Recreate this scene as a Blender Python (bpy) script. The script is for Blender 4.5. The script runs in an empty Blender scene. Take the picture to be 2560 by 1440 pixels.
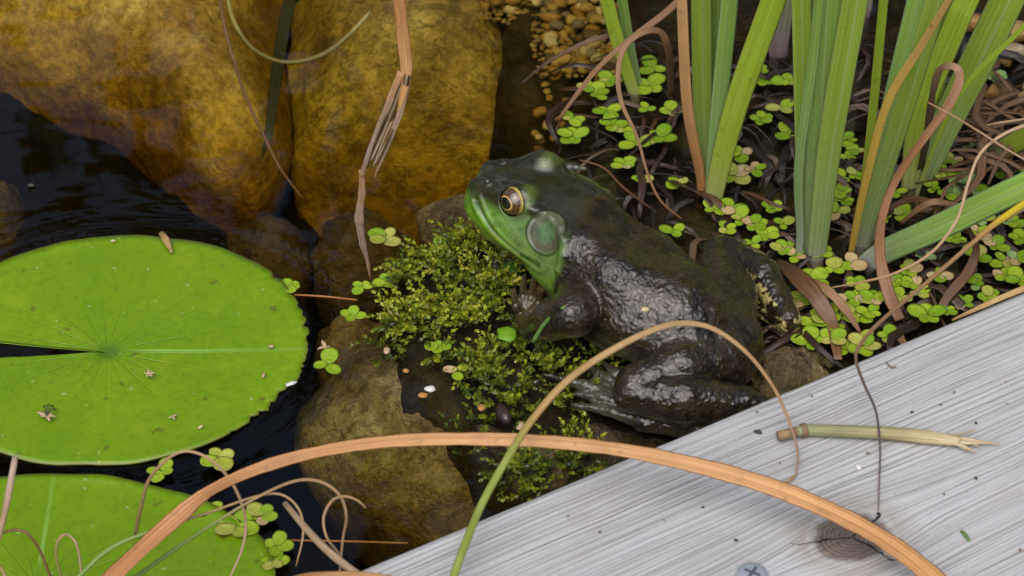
import bpy, math, random
import numpy as np
from mathutils import Vector, Matrix, noise as mnoise

random.seed(7)
rng = np.random.default_rng(7)
scene = bpy.context.scene
COL = scene.collection

# ------------------------------------------------------------------ camera
ELEV = math.radians(40.0)
DIST, SPAN = 0.90, 0.37                       # metres to the frog, width of view there
CAM = np.array([0.0, -DIST * math.cos(ELEV), DIST * math.sin(ELEV)])
FWD = np.array([0.0, math.cos(ELEV), -math.sin(ELEV)])
UPV = np.array([0.0, math.sin(ELEV), math.cos(ELEV)])
cd = bpy.data.cameras.new('camera')
cd.sensor_width = 36.0
cd.lens = 36.0 * DIST / SPAN
cd.clip_start, cd.clip_end = 0.02, 200.0
cd.dof.use_dof = True
cd.dof.focus_distance = 0.875
cd.dof.aperture_fstop = 25.0
cam = bpy.data.objects.new('camera', cd)
COL.objects.link(cam)
cam.location = CAM
cam.rotation_euler = (math.pi / 2 - ELEV, 0, 0)
scene.camera = cam

# ------------------------------------------------------------------ sky, sun, exposure
SUN_EL, SUN_AZ = math.radians(60), math.radians(196)   # azimuth clockwise from +y
w = bpy.data.worlds.new('World')
scene.world = w
w.use_nodes = True
wn = w.node_tree
wn.nodes.clear()
sky = wn.nodes.new('ShaderNodeTexSky')
sky.sky_type = 'NISHITA'
sky.sun_disc = False
sky.sun_elevation = SUN_EL
sky.sun_rotation = SUN_AZ
sky.air_density, sky.dust_density, sky.ozone_density = 1.0, 4.0, 1.0
bg = wn.nodes.new('ShaderNodeBackground')
bg.inputs['Strength'].default_value = 0.11
wo = wn.nodes.new('ShaderNodeOutputWorld')
wn.links.new(sky.outputs[0], bg.inputs[0])
wn.links.new(bg.outputs[0], wo.inputs[0])
sd = bpy.data.lights.new('sun', 'SUN')
sd.energy = 1.5
sd.angle = math.radians(75)
sd.color = (1.0, 0.98, 0.96)
sun = bpy.data.objects.new('sun', sd)
COL.objects.link(sun)
sdir = Vector((math.sin(SUN_AZ) * math.cos(SUN_EL), math.cos(SUN_AZ) * math.cos(SUN_EL), math.sin(SUN_EL)))
sun.rotation_euler = sdir.to_track_quat('Z', 'Y').to_euler()
vs = scene.view_settings
vs.view_transform, vs.look, vs.gamma, vs.exposure = 'Standard', 'None', 1.0, 0.55
scene.render.engine = 'CYCLES'
cy = scene.cycles
cy.use_denoising = True
cy.max_bounces, cy.transparent_max_bounces = 6, 12
cy.diffuse_bounces, cy.glossy_bounces, cy.transmission_bounces, cy.volume_bounces = 3, 3, 3, 0
cy.sample_clamp_indirect = 6.0

# ------------------------------------------------------------------ helpers: layout
K = SPAN / DIST / 2560.0
def ray(px, py):
    return FWD + np.array([1.0, 0, 0]) * (px - 1280) * K + UPV * (720 - py) * K
def P(px, py, z=0.0):
    """the point at height z (metres) seen along a sight line of the survey"""
    d = ray(px, py)
    return CAM + d * ((z - CAM[2]) / d[2])
def PY(px, py, y):
    d = ray(px, py)
    return CAM + d * ((y - CAM[1]) / d[1])
def PXM(px):           # photo pixels to metres at the frog's distance
    return px * SPAN / 2560.0
def smooth(a, b, x):
    t = np.clip((x - a) / (b - a), 0, 1)
    return t * t * (3 - 2 * t)
def catmull(pts, n):
    p = np.asarray(pts, float)
    p = np.vstack([2 * p[0] - p[1], p, 2 * p[-1] - p[-2]])
    seg = len(p) - 3
    out = []
    for t in np.linspace(0, seg, n):
        i = min(int(t), seg - 1)
        f = t - i
        a, b, c, d = p[i:i + 4]
        out.append(0.5 * ((2 * b) + (c - a) * f + (2 * a - 5 * b + 4 * c - d) * f * f + (3 * b - a - 3 * c + d) * f ** 3))
    return np.array(out)

# ------------------------------------------------------------------ helpers: objects
def tag(o, label=None, cat=None, group=None, kind=None):
    if label: o['label'] = label
    if cat: o['category'] = cat
    if group: o['group'] = group
    if kind: o['kind'] = kind
    return o
def empty(name, loc, rz=0.0):
    o = bpy.data.objects.new(name, None)
    o.empty_display_size = 0.01
    COL.objects.link(o)
    o.location = loc
    o.rotation_euler = (0, 0, rz)
    return o
def link(name, me, parent=None):
    o = bpy.data.objects.new(name, me)
    COL.objects.link(o)
    if parent is not None:
        o.parent = parent
    return o
def mesh(name, v, f, mat, smooth_=True, attrs=None):
    me = bpy.data.meshes.new(name)
    v = np.asarray(v, float)
    me.from_pydata([tuple(x) for x in v], [], [tuple(int(i) for i in q) for q in f])
    if smooth_:
        me.polygons.foreach_set('use_smooth', [True] * len(me.polygons))
    if attrs:
        for k, a in attrs.items():
            a = np.asarray(a, np.float32)
            if a.ndim == 1:
                at = me.attributes.new(k, 'FLOAT', 'POINT'); at.data.foreach_set('value', a)
            else:
                at = me.attributes.new(k, 'FLOAT_VECTOR', 'POINT'); at.data.foreach_set('vector', a.ravel())
    if mat is not None:
        for m in (mat if isinstance(mat, (list, tuple)) else [mat]):
            me.materials.append(m)
    me.update()
    return me
def obj(name, v, f, mat, parent=None, origin=None, **kw):
    """one mesh object; origin = world point that becomes its base"""
    v = np.asarray(v, float)
    if origin is None:
        return link(name, mesh(name, v, f, mat, **kw), parent)
    o = link(name, mesh(name, v - np.asarray(origin), f, mat, **kw), parent)
    o.location = origin
    return o

def sweep(pts, width, thick, n=24, hint=(0, -0.6, 0.8), fold=0.0, twist=0.0, ring=10, cap=True, wob=0.0):
    """blade or stem along a path; width/thick: number or list along the path"""
    c = catmull(pts, n)
    m = len(c)
    tt = np.linspace(0, 1, m)
    def prof(q):
        if np.isscalar(q): return np.full(m, float(q))
        return np.interp(tt, np.linspace(0, 1, len(q)), q)
    W, T = prof(width), prof(thick)
    tw = prof(twist)
    tan = np.gradient(c, axis=0)
    tan /= np.linalg.norm(tan, axis=1)[:, None] + 1e-12
    h = np.asarray(hint, float)
    verts, att = [], []
    prevS = None
    r0 = random.random()
    for i in range(m):
        S = np.cross(tan[i], h)
        L = np.linalg.norm(S)
        if L < 0.15 and prevS is not None:
            S = prevS - tan[i] * prevS.dot(tan[i]); L = np.linalg.norm(S)
        S = S / (L + 1e-12)
        if prevS is not None and S.dot(prevS) < 0: S = -S
        prevS = S
        N = np.cross(S, tan[i])
        a = tw[i]
        S2, N2 = S * math.cos(a) + N * math.sin(a), N * math.cos(a) - S * math.sin(a)
        ww = W[i] * (1 + wob * math.sin(i * 1.7 + r0 * 9) * math.sin(i * 0.61 + r0 * 5))
        for k in range(ring):
            th = 2 * math.pi * k / ring
            ca, sb = math.cos(th), math.sin(th)
            verts.append(c[i] + S2 * (ca * ww / 2) + N2 * (sb * T[i] / 2 + fold * abs(ca) * ww / 2))
            att.append((tt[i], ca, r0))
    faces = []
    for i in range(m - 1):
        for k in range(ring):
            k2 = (k + 1) % ring
            faces.append((i * ring + k, i * ring + k2, (i + 1) * ring + k2, (i + 1) * ring + k))
    if cap:
        faces.append(tuple(range(ring - 1, -1, -1)))
        faces.append(tuple((m - 1) * ring + k for k in range(ring)))
    return np.array(verts), faces, {'tu': np.array(att)}
def blade(name, pts, width, thick, mat, parent=None, label=None, cat=None, group=None, **kw):
    v, f, a = sweep(pts, width, thick, **kw)
    org = np.asarray(pts[0], float) if parent is None else None
    o = obj(name, v, f, mat, parent, org, attrs=a)
    if label: tag(o, label, cat, group)
    return o
def world_in(parent, o):
    """parent o, built in world coordinates, to a thing standing at parent.location (no rotation)"""
    me = o.data
    L = parent.location
    me.transform(Matrix.Translation(-L))
    return o

# ------------------------------------------------------------------ helpers: materials
class Nodes:
    def __init__(s, name):
        s.m = bpy.data.materials.new(name)
        s.m.use_nodes = True
        s.t = s.m.node_tree
        s.t.nodes.clear()
        s.out = s.t.nodes.new('ShaderNodeOutputMaterial')
    def n(s, typ, ins=None, **props):
        nd = s.t.nodes.new('ShaderNode' + typ)
        for k, v in props.items(): setattr(nd, k, v)
        for k, v in (ins or {}).items(): s.set(nd.inputs[k], v)
        return nd
    def set(s, sock, v):
        if isinstance(v, bpy.types.NodeSocket): s.t.links.new(v, sock)
        elif isinstance(v, bpy.types.Node): s.t.links.new(v.outputs[0], sock)
        else:
            if sock.type == 'RGBA' and len(v) == 3: v = (*v, 1)
            sock.default_value = v
    def math(s, op, a, b=0.0, c=None, clamp=False):
        nd = s.n('Math', operation=op, use_clamp=clamp)
        s.set(nd.inputs[0], a); s.set(nd.inputs[1], b)
        if c is not None: s.set(nd.inputs[2], c)
        return nd.outputs[0]
    def mix(s, f, a, b, blend='MIX'):
        nd = s.n('Mix', data_type='RGBA', blend_type=blend)
        s.set(nd.inputs[0], f); s.set(nd.inputs[6], a); s.set(nd.inputs[7], b)
        return nd.outputs[2]
    def ramp(s, f, stops, interp='LINEAR'):
        nd = s.n('ValToRGB'); s.set(nd.inputs[0], f)
        cr = nd.color_ramp; cr.interpolation = interp
        while len(cr.elements) < len(stops): cr.elements.new(0.5)
        for e, (p, c) in zip(cr.elements, stops):
            e.position = p
            e.color = (*c, 1) if isinstance(c, (tuple, list)) else (c, c, c, 1)
        return nd.outputs[0]
    def noise(s, vec, scale, detail=3.0, rough=0.55, dist=0.0, col=False):
        nd = s.n('TexNoise', {'Scale': scale, 'Detail': detail, 'Roughness': rough, 'Distortion': dist})
        if vec is not None: s.set(nd.inputs['Vector'], vec)
        return nd.outputs[1 if col else 0]
    def voro(s, vec, scale, feature='F1', out='Distance', rnd=1.0):
        nd = s.n('TexVoronoi', {'Scale': scale, 'Randomness': rnd}, feature=feature)
        if vec is not None: s.set(nd.inputs['Vector'], vec)
        return nd.outputs[out]
    def mapping(s, vec, scale=(1, 1, 1), loc=(0, 0, 0)):
        nd = s.n('Mapping', {'Scale': scale, 'Location': loc}); s.set(nd.inputs['Vector'], vec)
        return nd.outputs[0]
    def obj(s): return s.n('TexCoord').outputs['Object']
    def attr(s, name, out='Vector'): return s.n('Attribute', attribute_name=name).outputs[out]
    def rand(s): return s.n('ObjectInfo').outputs['Random']
    def sep(s, v):
        nd = s.n('SeparateXYZ'); s.set(nd.inputs[0], v); return nd.outputs
    def comb(s, x=0.0, y=0.0, z=0.0):
        nd = s.n('CombineXYZ'); s.set(nd.inputs[0], x); s.set(nd.inputs[1], y); s.set(nd.inputs[2], z); return nd.outputs[0]
    def bump(s, h, dist, strength=1.0, normal=None):
        nd = s.n('Bump', {'Height': h, 'Distance': dist, 'Strength': strength})
        if normal is not None: s.set(nd.inputs['Normal'], normal)
        return nd.outputs[0]
    def bsdf(s, color, rough=0.5, normal=None, coat_normal=None, spec=0.5, trans=0.0, sss=None, coat=0.0, metal=0.0, coat_rough=0.08):
        b = s.n('BsdfPrincipled', {'Base Color': color, 'Roughness': rough, 'Specular IOR Level': spec, 'Coat Weight': coat,
                                   'Coat Roughness': coat_rough, 'Metallic': metal})
        if normal is not None: s.set(b.inputs['Normal'], normal)
        if coat_normal is not None: s.set(b.inputs['Coat Normal'], coat_normal)
        surf = b.outputs[0]
        if trans > 0:
            t = s.n('BsdfTranslucent', {'Color': sss if sss is not None else color})
            if normal is not None: s.set(t.inputs['Normal'], normal)
            mx = s.n('MixShader', {0: trans}); s.set(mx.inputs[1], surf); s.set(mx.inputs[2], t.outputs[0]); surf = mx.outputs[0]
        s.t.links.new(surf, s.out.inputs[0])
        return s.m

def leaf_mat(name, stops, stripe=0.25, stripe_scale=14.0, rough=0.4, trans=0.25, mottle=0.35, dark=(0.05, 0.03, 0.015), spec=0.4, vary=0.15, edge=None, blotch=0.0, rib=0.0):
    """blade material: colour along the length (t), fine stripes across (u)"""
    q = Nodes(name)
    t, u, r = q.sep(q.attr('tu'))
    c = q.ramp(t, stops)
    sv = q.comb(q.math('MULTIPLY', u, stripe_scale), q.math('MULTIPLY', t, 3.0), q.math('MULTIPLY', r, 50.0))
    st = q.noise(sv, 1.0, 2.0, 0.6)
    c = q.mix(q.math('MULTIPLY', q.ramp(st, [(0.42, 0.0), (0.62, 1.0)]), stripe), c, q.mix(1.0, c, (0.50, 0.46, 0.40), 'MULTIPLY'))
    c = q.mix(q.math('MULTIPLY', q.ramp(st, [(0.30, 1.0), (0.42, 0.0)]), stripe), c, q.mix(1.0, c, (1.35, 1.4, 1.5), 'MULTIPLY'))
    mv = q.noise(q.obj(), 90.0, 4.0, 0.6)
    c = q.mix(q.math('MULTIPLY', q.ramp(mv, [(0.5, 0.0), (0.75, 1.0)]), mottle), c, q.mix(1.0, c, (0.6, 0.55, 0.45), 'MULTIPLY'))
    if edge:
        e = q.ramp(q.math('ABSOLUTE', u), [(0.82, 0.0), (0.97, 1.0)])
        c = q.mix(e, c, edge)
    if rib:
        rb = q.ramp(q.math('ABSOLUTE', q.math('ADD', u, q.math('MULTIPLY_ADD', r, 0.5, -0.25))), [(0.03, 1.0), (0.10, 0.0)])
        c = q.mix(q.math('MULTIPLY', rb, rib), c, (0.48, 0.56, 0.26))
    if blotch:
        bl = q.noise(q.obj(), 260.0, 3.0, 0.6)
        c = q.mix(q.math('MULTIPLY', q.ramp(bl, [(0.62, 0.0), (0.7, 1.0)]), blotch), c, dark)
    hv = q.math('MULTIPLY_ADD', r, 2 * vary, 1.0 - vary)
    hsv = q.n('HueSaturation', {'Color': c, 'Value': hv})
    c = hsv.outputs[0]
    return q.bsdf(c, rough, q.bump(st, 0.0004, 0.5), spec=spec, trans=trans)
# ------------------------------------------------------------------ the setting: terrain
def px_poly(pts, z=0.0):
    return np.array([P(x, y, z)[:2] for x, y in pts])
def sdist(poly, X, Y):
    """signed distance to a polygon (inside positive)"""
    d = np.full(X.shape, 1e9)
    ins = np.zeros(X.shape, bool)
    n = len(poly)
    for i in range(n):
        a, b = poly[i], poly[(i + 1) % n]
        ab = b - a
        t = np.clip(((X - a[0]) * ab[0] + (Y - a[1]) * ab[1]) / (ab @ ab), 0, 1)
        d = np.minimum(d, np.hypot(X - a[0] - t * ab[0], Y - a[1] - t * ab[1]))
        c = ((a[1] > Y) != (b[1] > Y))
        xx = a[0] + (Y - a[1]) * ab[0] / (ab[1] if abs(ab[1]) > 1e-12 else 1e-12)
        ins ^= c & (X < xx)
    return np.where(ins, d, -d)
SHELF = px_poly([(1520, -300), (1510, 60), (1450, 180), (1400, 280), (1410, 420), (1300, 520), (1180, 560), (1040, 640), (960, 760), (1010, 930), (1180, 1040), (1300, 1120), (1330, 1240),
                 (1500, 1700), (3200, 1700), (3200, -300)])
MOSS = px_poly([(900, 770), (950, 670), (1060, 610), (1160, 560), (1230, 580), (1310, 680), (1400, 780), (1500, 860), (1580, 900), (1540, 960), (1400, 1010), (1300, 1060),
                (1200, 1040), (1110, 1000), (1010, 930), (930, 860)])
def fbm(x, y, s, seed=0.0, o=4):
    return mnoise.fractal(Vector((x * s + seed, y * s - seed, seed * 1.7)), 0.9, 2.1, o)
def mound(X, Y):
    s = sdist(MOSS, X, Y)
    core = np.array(P(1290, 760, 0.0)[:2])
    g = np.exp(-((X - core[0]) ** 2 + (Y - core[1]) ** 2) / (2 * 0.030 ** 2))
    return smooth(-0.004, 0.012, s) * (0.004 + 0.011 * g)
def terrain(X, Y):
    s = sdist(SHELF, X, Y)
    z = -0.090 + (0.090 - 0.007) * smooth(-0.030, 0.004, s)
    back = smooth(0.10, 0.17, Y) * smooth(-0.02, 0.0, X) * (1 - smooth(0.0, 0.02, s))
    z = z * (1 - back) + back * (-0.025)
    r = np.maximum(np.abs(X) - 0.75, np.abs(Y) - 0.75)
    z = z + smooth(0.0, 0.25, r) * (0.08 - z)
    return z
gx = np.concatenate([[-20, -8, -3, -1.6], np.linspace(-1.1, -0.3, 17), np.linspace(-0.29, 0.29, 146), np.linspace(0.3, 1.1, 17), [1.6, 3, 8, 20]])
gy = np.concatenate([[-20, -8, -3, -1.6], np.linspace(-1.1, -0.26, 17), np.linspace(-0.25, 0.27, 131), np.linspace(0.28, 1.1, 17), [1.6, 3, 8, 20]])
GX, GY = np.meshgrid(gx, gy, indexing='ij')
GZ = terrain(GX, GY)
sh = smooth(-0.01, 0.01, sdist(SHELF, GX, GY))
for i in range(GX.shape[0]):
    for j in range(GX.shape[1]):
        x, y = GX[i, j], GY[i, j]
        if abs(x) < 0.4 and abs(y) < 0.4:
            GZ[i, j] += sh[i, j] * (0.0042 * fbm(x, y, 60, 3.1) + 0.002 * fbm(x, y, 190, 8.2)) + (1 - sh[i, j]) * 0.006 * fbm(x, y, 40, 5.5)
GZ += mound(GX, GY) * 0.6
nx_, ny_ = GX.shape
gv = np.stack([GX, GY, GZ], -1).reshape(-1, 3)
gf = [(i * ny_ + j, (i + 1) * ny_ + j, (i + 1) * ny_ + j + 1, i * ny_ + j + 1) for i in range(nx_ - 1) for j in range(ny_ - 1)]
q = Nodes('wet mud')
o_ = q.obj()
n1 = q.noise(o_, 45.0, 6.0, 0.65); n2 = q.noise(o_, 260.0, 4.0, 0.6)
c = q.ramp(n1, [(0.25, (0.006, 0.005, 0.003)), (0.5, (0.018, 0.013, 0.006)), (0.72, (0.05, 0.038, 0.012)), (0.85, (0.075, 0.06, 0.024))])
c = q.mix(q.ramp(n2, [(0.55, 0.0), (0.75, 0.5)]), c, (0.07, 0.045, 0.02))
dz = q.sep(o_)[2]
c = q.mix(q.ramp(q.math('MULTIPLY_ADD', dz, 18.0, 1.0), [(0.0, 1.0), (0.35, 0.0)]), c, q.mix(n1, (0.002, 0.002, 0.002), (0.009, 0.008, 0.006)))  # black liner colour below a depth, also making the water look deep and dark
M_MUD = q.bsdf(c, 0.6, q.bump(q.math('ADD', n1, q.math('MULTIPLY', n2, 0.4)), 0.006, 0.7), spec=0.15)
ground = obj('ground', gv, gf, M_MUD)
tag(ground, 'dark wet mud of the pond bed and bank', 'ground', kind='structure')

# ------------------------------------------------------------------ water
q = Nodes('pond water')
o_ = q.obj()
wv = q.noise(q.mapping(o_, (1, 1.7, 1)), 9.0, 2.0, 0.45, 0.4)
wv2 = q.noise(o_, 55.0, 2.0, 0.5, 0.3)
hgt = q.math('ADD', q.math('MULTIPLY', wv, 1.0), q.math('MULTIPLY', wv2, 0.03))
nrm = q.bump(hgt, 0.010, 0.06)
fr = q.n('Fresnel', {'IOR': 1.33, 'Normal': nrm})
tr = q.n('BsdfTransparent', {'Color': (1, 1, 1)})
gl = q.n('BsdfGlossy', {'Color': (1, 1, 1), 'Roughness': 0.015, 'Normal': nrm})
mx = q.n('MixShader', {0: fr.outputs[0], 1: tr.outputs[0], 2: gl.outputs[0]})
q.t.links.new(mx.outputs[0], q.out.inputs[0])
va = q.n('VolumeAbsorption', {'Color': (0.84, 0.755, 0.05), 'Density': 20.0})
q.t.links.new(va.outputs[0], q.out.inputs[1])
M_WATER = q.m
# the sheet carries the swell and the meniscus lip round the big pad
wx = np.concatenate([np.linspace(-0.88, -0.3, 8), np.linspace(-0.28, 0.28, 150), np.linspace(0.3, 0.88, 8)])
wy = np.concatenate([np.linspace(-0.88, -0.27, 8), np.linspace(-0.25, 0.25, 134), np.linspace(0.27, 0.88, 8)])
WX, WY = np.meshgrid(wx, wy, indexing='ij')
pt_, pb_ = P(285, 597), P(285, 1172)
pc = (pt_ + pb_) / 2
PAD_A, PAD_B = P(772, 880)[0] - pc[0], (pt_[1] - pb_[1]) / 2
rr = np.sqrt(((WX - pc[0]) / PAD_A) ** 2 + ((WY - pc[1]) / PAD_B) ** 2)
dd = (rr - 1.0) * PAD_A
WZ = 0.0011 * np.exp(-np.abs(dd) / 0.003) * (np.abs(WX) < 0.5) * (np.abs(WY) < 0.5) + 0.00022 * np.sin(dd / 0.0021) * np.exp(-np.abs(dd - 0.010) / 0.008)
a_, b_ = WX.shape
tv = np.stack([WX, WY, WZ], -1).reshape(-1, 3)
wf = [(i * b_ + j, (i + 1) * b_ + j, (i + 1) * b_ + j + 1, i * b_ + j + 1) for i in range(a_ - 1) for j in range(b_ - 1)]
loop = [i * b_ for i in range(a_)] + [(a_ - 1) * b_ + j for j in range(1, b_)] + [i * b_ + b_ - 1 for i in range(a_ - 2, -1, -1)] + [j for j in range(b_ - 2, 0, -1)]
nb = len(tv)
bot = tv[loop].copy(); bot[:, 2] = -0.4
for k in range(len(loop)):
    k2 = (k + 1) % len(loop)
    wf.append((loop[k2], loop[k], nb + k, nb + k2))
wf.append(tuple(nb + k for k in range(len(loop) - 1, -1, -1)))
water = obj('water', np.vstack([tv, bot]), wf, M_WATER)
tag(water, 'clear tea-brown pond water', 'water', kind='structure')

# ------------------------------------------------------------------ rocks
def rock_mat(name, cols, scale=60.0, veins=0.5, rough=0.6):
    q = Nodes(name)
    o_ = q.obj()
    a = q.noise(o_, scale * 0.45, 7.0, 0.68, 0.6); b = q.noise(o_, scale * 3.2, 5.0, 0.7)
    c = q.ramp(a, [(0.28, cols[0]), (0.45, cols[1]), (0.6, cols[2]), (0.78, cols[3])])
    c = q.mix(q.ramp(b, [(0.42, 0.7), (0.56, 0.0)]), c, q.mix(1.0, c, (0.42, 0.40, 0.32), 'MULTIPLY'))
    vr = q.voro(q.mapping(o_, (1, 1, 1)), scale * 8.0)
    c = q.mix(q.ramp(vr, [(0.0, 0.6), (0.3, 0.0)]), c, cols[3])
    wv = q.noise(q.mapping(o_, (0.6, 1.3, 1.0)), scale * 1.5, 6.0, 0.75, 1.0)
    c = q.mix(q.ramp(wv, [(0.52, 0.0), (0.56, veins), (0.6, 0.0)]), c, (0.05, 0.035, 0.01))
    big = q.noise(o_, scale * 0.22, 3.0, 0.5)
    c = q.mix(q.ramp(big, [(0.46, 0.75), (0.58, 0.0)]), c, q.mix(1.0, c, (0.42, 0.30, 0.16), 'MULTIPLY'))
    h = q.math('ADD', a, q.math('MULTIPLY', b, 0.35))
    return q.bsdf(c, rough, q.bump(h, 0.008, 0.8))
M_ROCK_A = rock_mat('amber granite', [(0.20, 0.115, 0.04), (0.47, 0.31, 0.12), (0.70, 0.54, 0.29), (0.86, 0.75, 0.50)], 60, 0.2)
M_ROCK_B = rock_mat('mossy ochre stone', [(0.15, 0.10, 0.025), (0.37, 0.27, 0.08), (0.56, 0.45, 0.19), (0.76, 0.66, 0.34)], 55, 0.8)
M_ROCK_C = rock_mat('olive grey stone', [(0.09, 0.07, 0.03), (0.22, 0.18, 0.08), (0.36, 0.31, 0.17), (0.52, 0.48, 0.32)], 65, 0.9)
M_ROCK_D = rock_mat('dark sunken stone', [(0.03, 0.022, 0.012), (0.08, 0.055, 0.025), (0.14, 0.10, 0.05), (0.24, 0.19, 0.10)], 60)
def rock(name, outline, zrim, ztop, zbot, mat, label, power=3.0, amp=0.004, fs=26.0, seed=0.0, tilt=(0.0, 0.0), peak=None, facets=()):
    """boulder with a drawn plan: rings from the summit out to the plan, then down and under"""
    ol = catmull(np.array([P(x, y, zrim) for x, y in outline] + [P(*outline[0], zrim)]), 73)[:-1]
    ctr = ol.mean(0) if peak is None else P(*peak, zrim)
    nr, m = 26, len(ol)
    V = [np.array([ctr[0], ctr[1], ztop])]
    for i in range(1, nr + 1):
        r = (i / nr) ** 0.8
        for p in ol:
            xy = ctr + (p - ctr) * r
            V.append(np.array([xy[0], xy[1], ztop - (ztop - zrim) * r ** power]))
    for i in range(1, 9):
        s_ = 1 + 0.03 * math.sin(i / 8 * math.pi) - 0.6 * (i / 8) ** 1.2
        for p in ol:
            xy = ctr + (p - ctr) * s_
            V.append(np.array([xy[0], xy[1], zrim + (zbot - zrim) * i / 8]))
    V.append(np.array([ctr[0], ctr[1], zbot]))
    V = np.array(V)
    F = [(0, 1 + k, 1 + (k + 1) % m) for k in range(m)]
    tot = nr + 8
    for i in range(tot - 1):
        for k in range(m):
            k2 = (k + 1) % m
            F.append((1 + i * m + k, 1 + (i + 1) * m + k, 1 + (i + 1) * m + k2, 1 + i * m + k2))
    F += [(len(V) - 1, 1 + (tot - 1) * m + (k + 1) % m, 1 + (tot - 1) * m + k) for k in range(m)]
    V[:, 2] += (V[:, 0] - ctr[0]) * tilt[0] + (V[:, 1] - ctr[1]) * tilt[1]
    for (fx, fy, fz, off) in facets:              # planes that clip the stone to a flat broken face
        nn = np.array([fx, fy, fz], float); nn /= np.linalg.norm(nn)
        d = (V - np.array([ctr[0], ctr[1], ztop])) @ nn - off
        V -= np.outer(np.maximum(d, 0) * 0.9, nn)
    for k in range(len(V)):
        p = V[k]
        n_ = np.array([fbm(p[0] + p[2], p[1], fs, seed), fbm(p[1] - p[2], p[0], fs, seed + 4), fbm(p[0], p[1] + p[2] * 2, fs, seed + 9)])
        n2_ = mnoise.fractal(Vector(p * fs * 5), 0.9, 2.0, 3)
        V[k] += n_ * amp + np.array([0, 0, n2_ * amp * 0.25])
    o = obj(name, V, F, mat, origin=(ctr[0], ctr[1], zbot))
    tag(o, label, 'rock')
    return o
rock('boulder', [(-260, -260), (300, -330), (690, -260), (735, -60), (700, 150), (705, 330), (700, 430), (650, 500), (560, 480), (460, 410), (370, 350), (280, 290), (190, 240), (90, 190), (-60, 110), (-260, 30)],
     -0.064, -0.017, -0.20, M_ROCK_A, 'large amber granite boulder under water beyond the whole lily pad', 2.2, 0.006, 14, 1.0, (0.0, 0.02), peak=(330, 110),
     facets=[(0.1, 0.3, 1, 0.0)])
rock('boulder', [(735, 60), (900, 20), (1090, 20), (1310, -5), (1385, 120), (1370, 300), (1320, 420), (1180, 440), (1050, 500), (930, 575), (800, 530), (728, 430), (712, 250)],
     -0.060, -0.019, -0.20, M_ROCK_B, 'broad ochre boulder under water directly in front of the frog\'s snout', 2.6, 0.005, 18, 6.0, (0.05, 0.22), peak=(1020, 230),
     facets=[(-0.3, -1, 0.75, 0.014), (0.9, 0.1, 0.6, 0.026)])
rock('boulder', [(905, 830), (985, 800), (1080, 890), (1210, 950), (1330, 1040), (1360, 1180), (1270, 1300), (1150, 1360), (1050, 1330), (900, 1260), (770, 1160), (735, 1060), (800, 950)],
     -0.038, -0.004, -0.15, M_ROCK_C, 'olive grey stone under water below the moss, sloping away under the deck', 2.2, 0.004, 24, 12.0, (0.05, 0.06), peak=(1090, 1040))
rock('stone', [(800, 840), (880, 800), (950, 830), (960, 900), (880, 950), (800, 930)], -0.035, -0.022, -0.14, M_ROCK_C, 'small sunken olive stone between lily pad and moss', 2.5, 0.003, 40, 15.0)
rock('stone', [(560, 590), (650, 550), (760, 600), (780, 690), (700, 730), (590, 690)], -0.048, -0.036, -0.14, M_ROCK_D, 'sunken dark stone just off the far edge of the whole lily pad', 2.5, 0.004, 35, 18.0)
rock('stone', [(800, 560), (920, 540), (1040, 590), (1010, 690), (900, 740), (800, 690)], -0.040, -0.030, -0.14, M_ROCK_D, 'sunken stone under the tip of the hanging torn leaf', 2.5, 0.004, 35, 21.0)
rock('stone', [(1040, 545), (1130, 510), (1220, 520), (1230, 570), (1150, 600), (1060, 600)], -0.012, -0.003, -0.05, M_ROCK_C, 'low wet stone at the waterline under the frog\'s chin', 2.5, 0.003, 40, 23.0)
rock('stone', [(-80, 480), (20, 470), (70, 540), (20, 600), (-80, 590)], -0.048, -0.036, -0.14, M_ROCK_D, 'sunken dark stone beyond the notch of the whole lily pad', 2.5, 0.004, 35, 25.0)

rock('stone', [(1270, 1150), (1340, 1125), (1410, 1145), (1420, 1200), (1350, 1235), (1280, 1210)], -0.006, 0.0005, -0.05, M_ROCK_C, 'small pale wet stone under the wide orange blade beside the deck', 2.0, 0.003, 60, 31.0)
rock('stone', [(1180, 1080), (1250, 1070), (1290, 1110), (1250, 1160), (1190, 1140)], -0.008, 0.0, -0.05, M_ROCK_D, 'small dark wet stone between the moss and the wide orange blade', 2.0, 0.003, 60, 33.0)
rock('stone', [(1890, 900), (1980, 860), (2080, 890), (2070, 960), (1960, 1000), (1890, 970)], -0.006, 0.001, -0.05, M_ROCK_C, 'low olive wet stone behind the frog\'s rump against the deck', 2.0, 0.004, 60, 35.0)
rock('stone', [(1440, 1070), (1520, 1080), (1560, 1130), (1480, 1180), (1420, 1130)], -0.008, -0.001, -0.05, M_ROCK_D, 'dark wet stone below the frog\'s foot', 2.0, 0.003, 60, 37.0)

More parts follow.
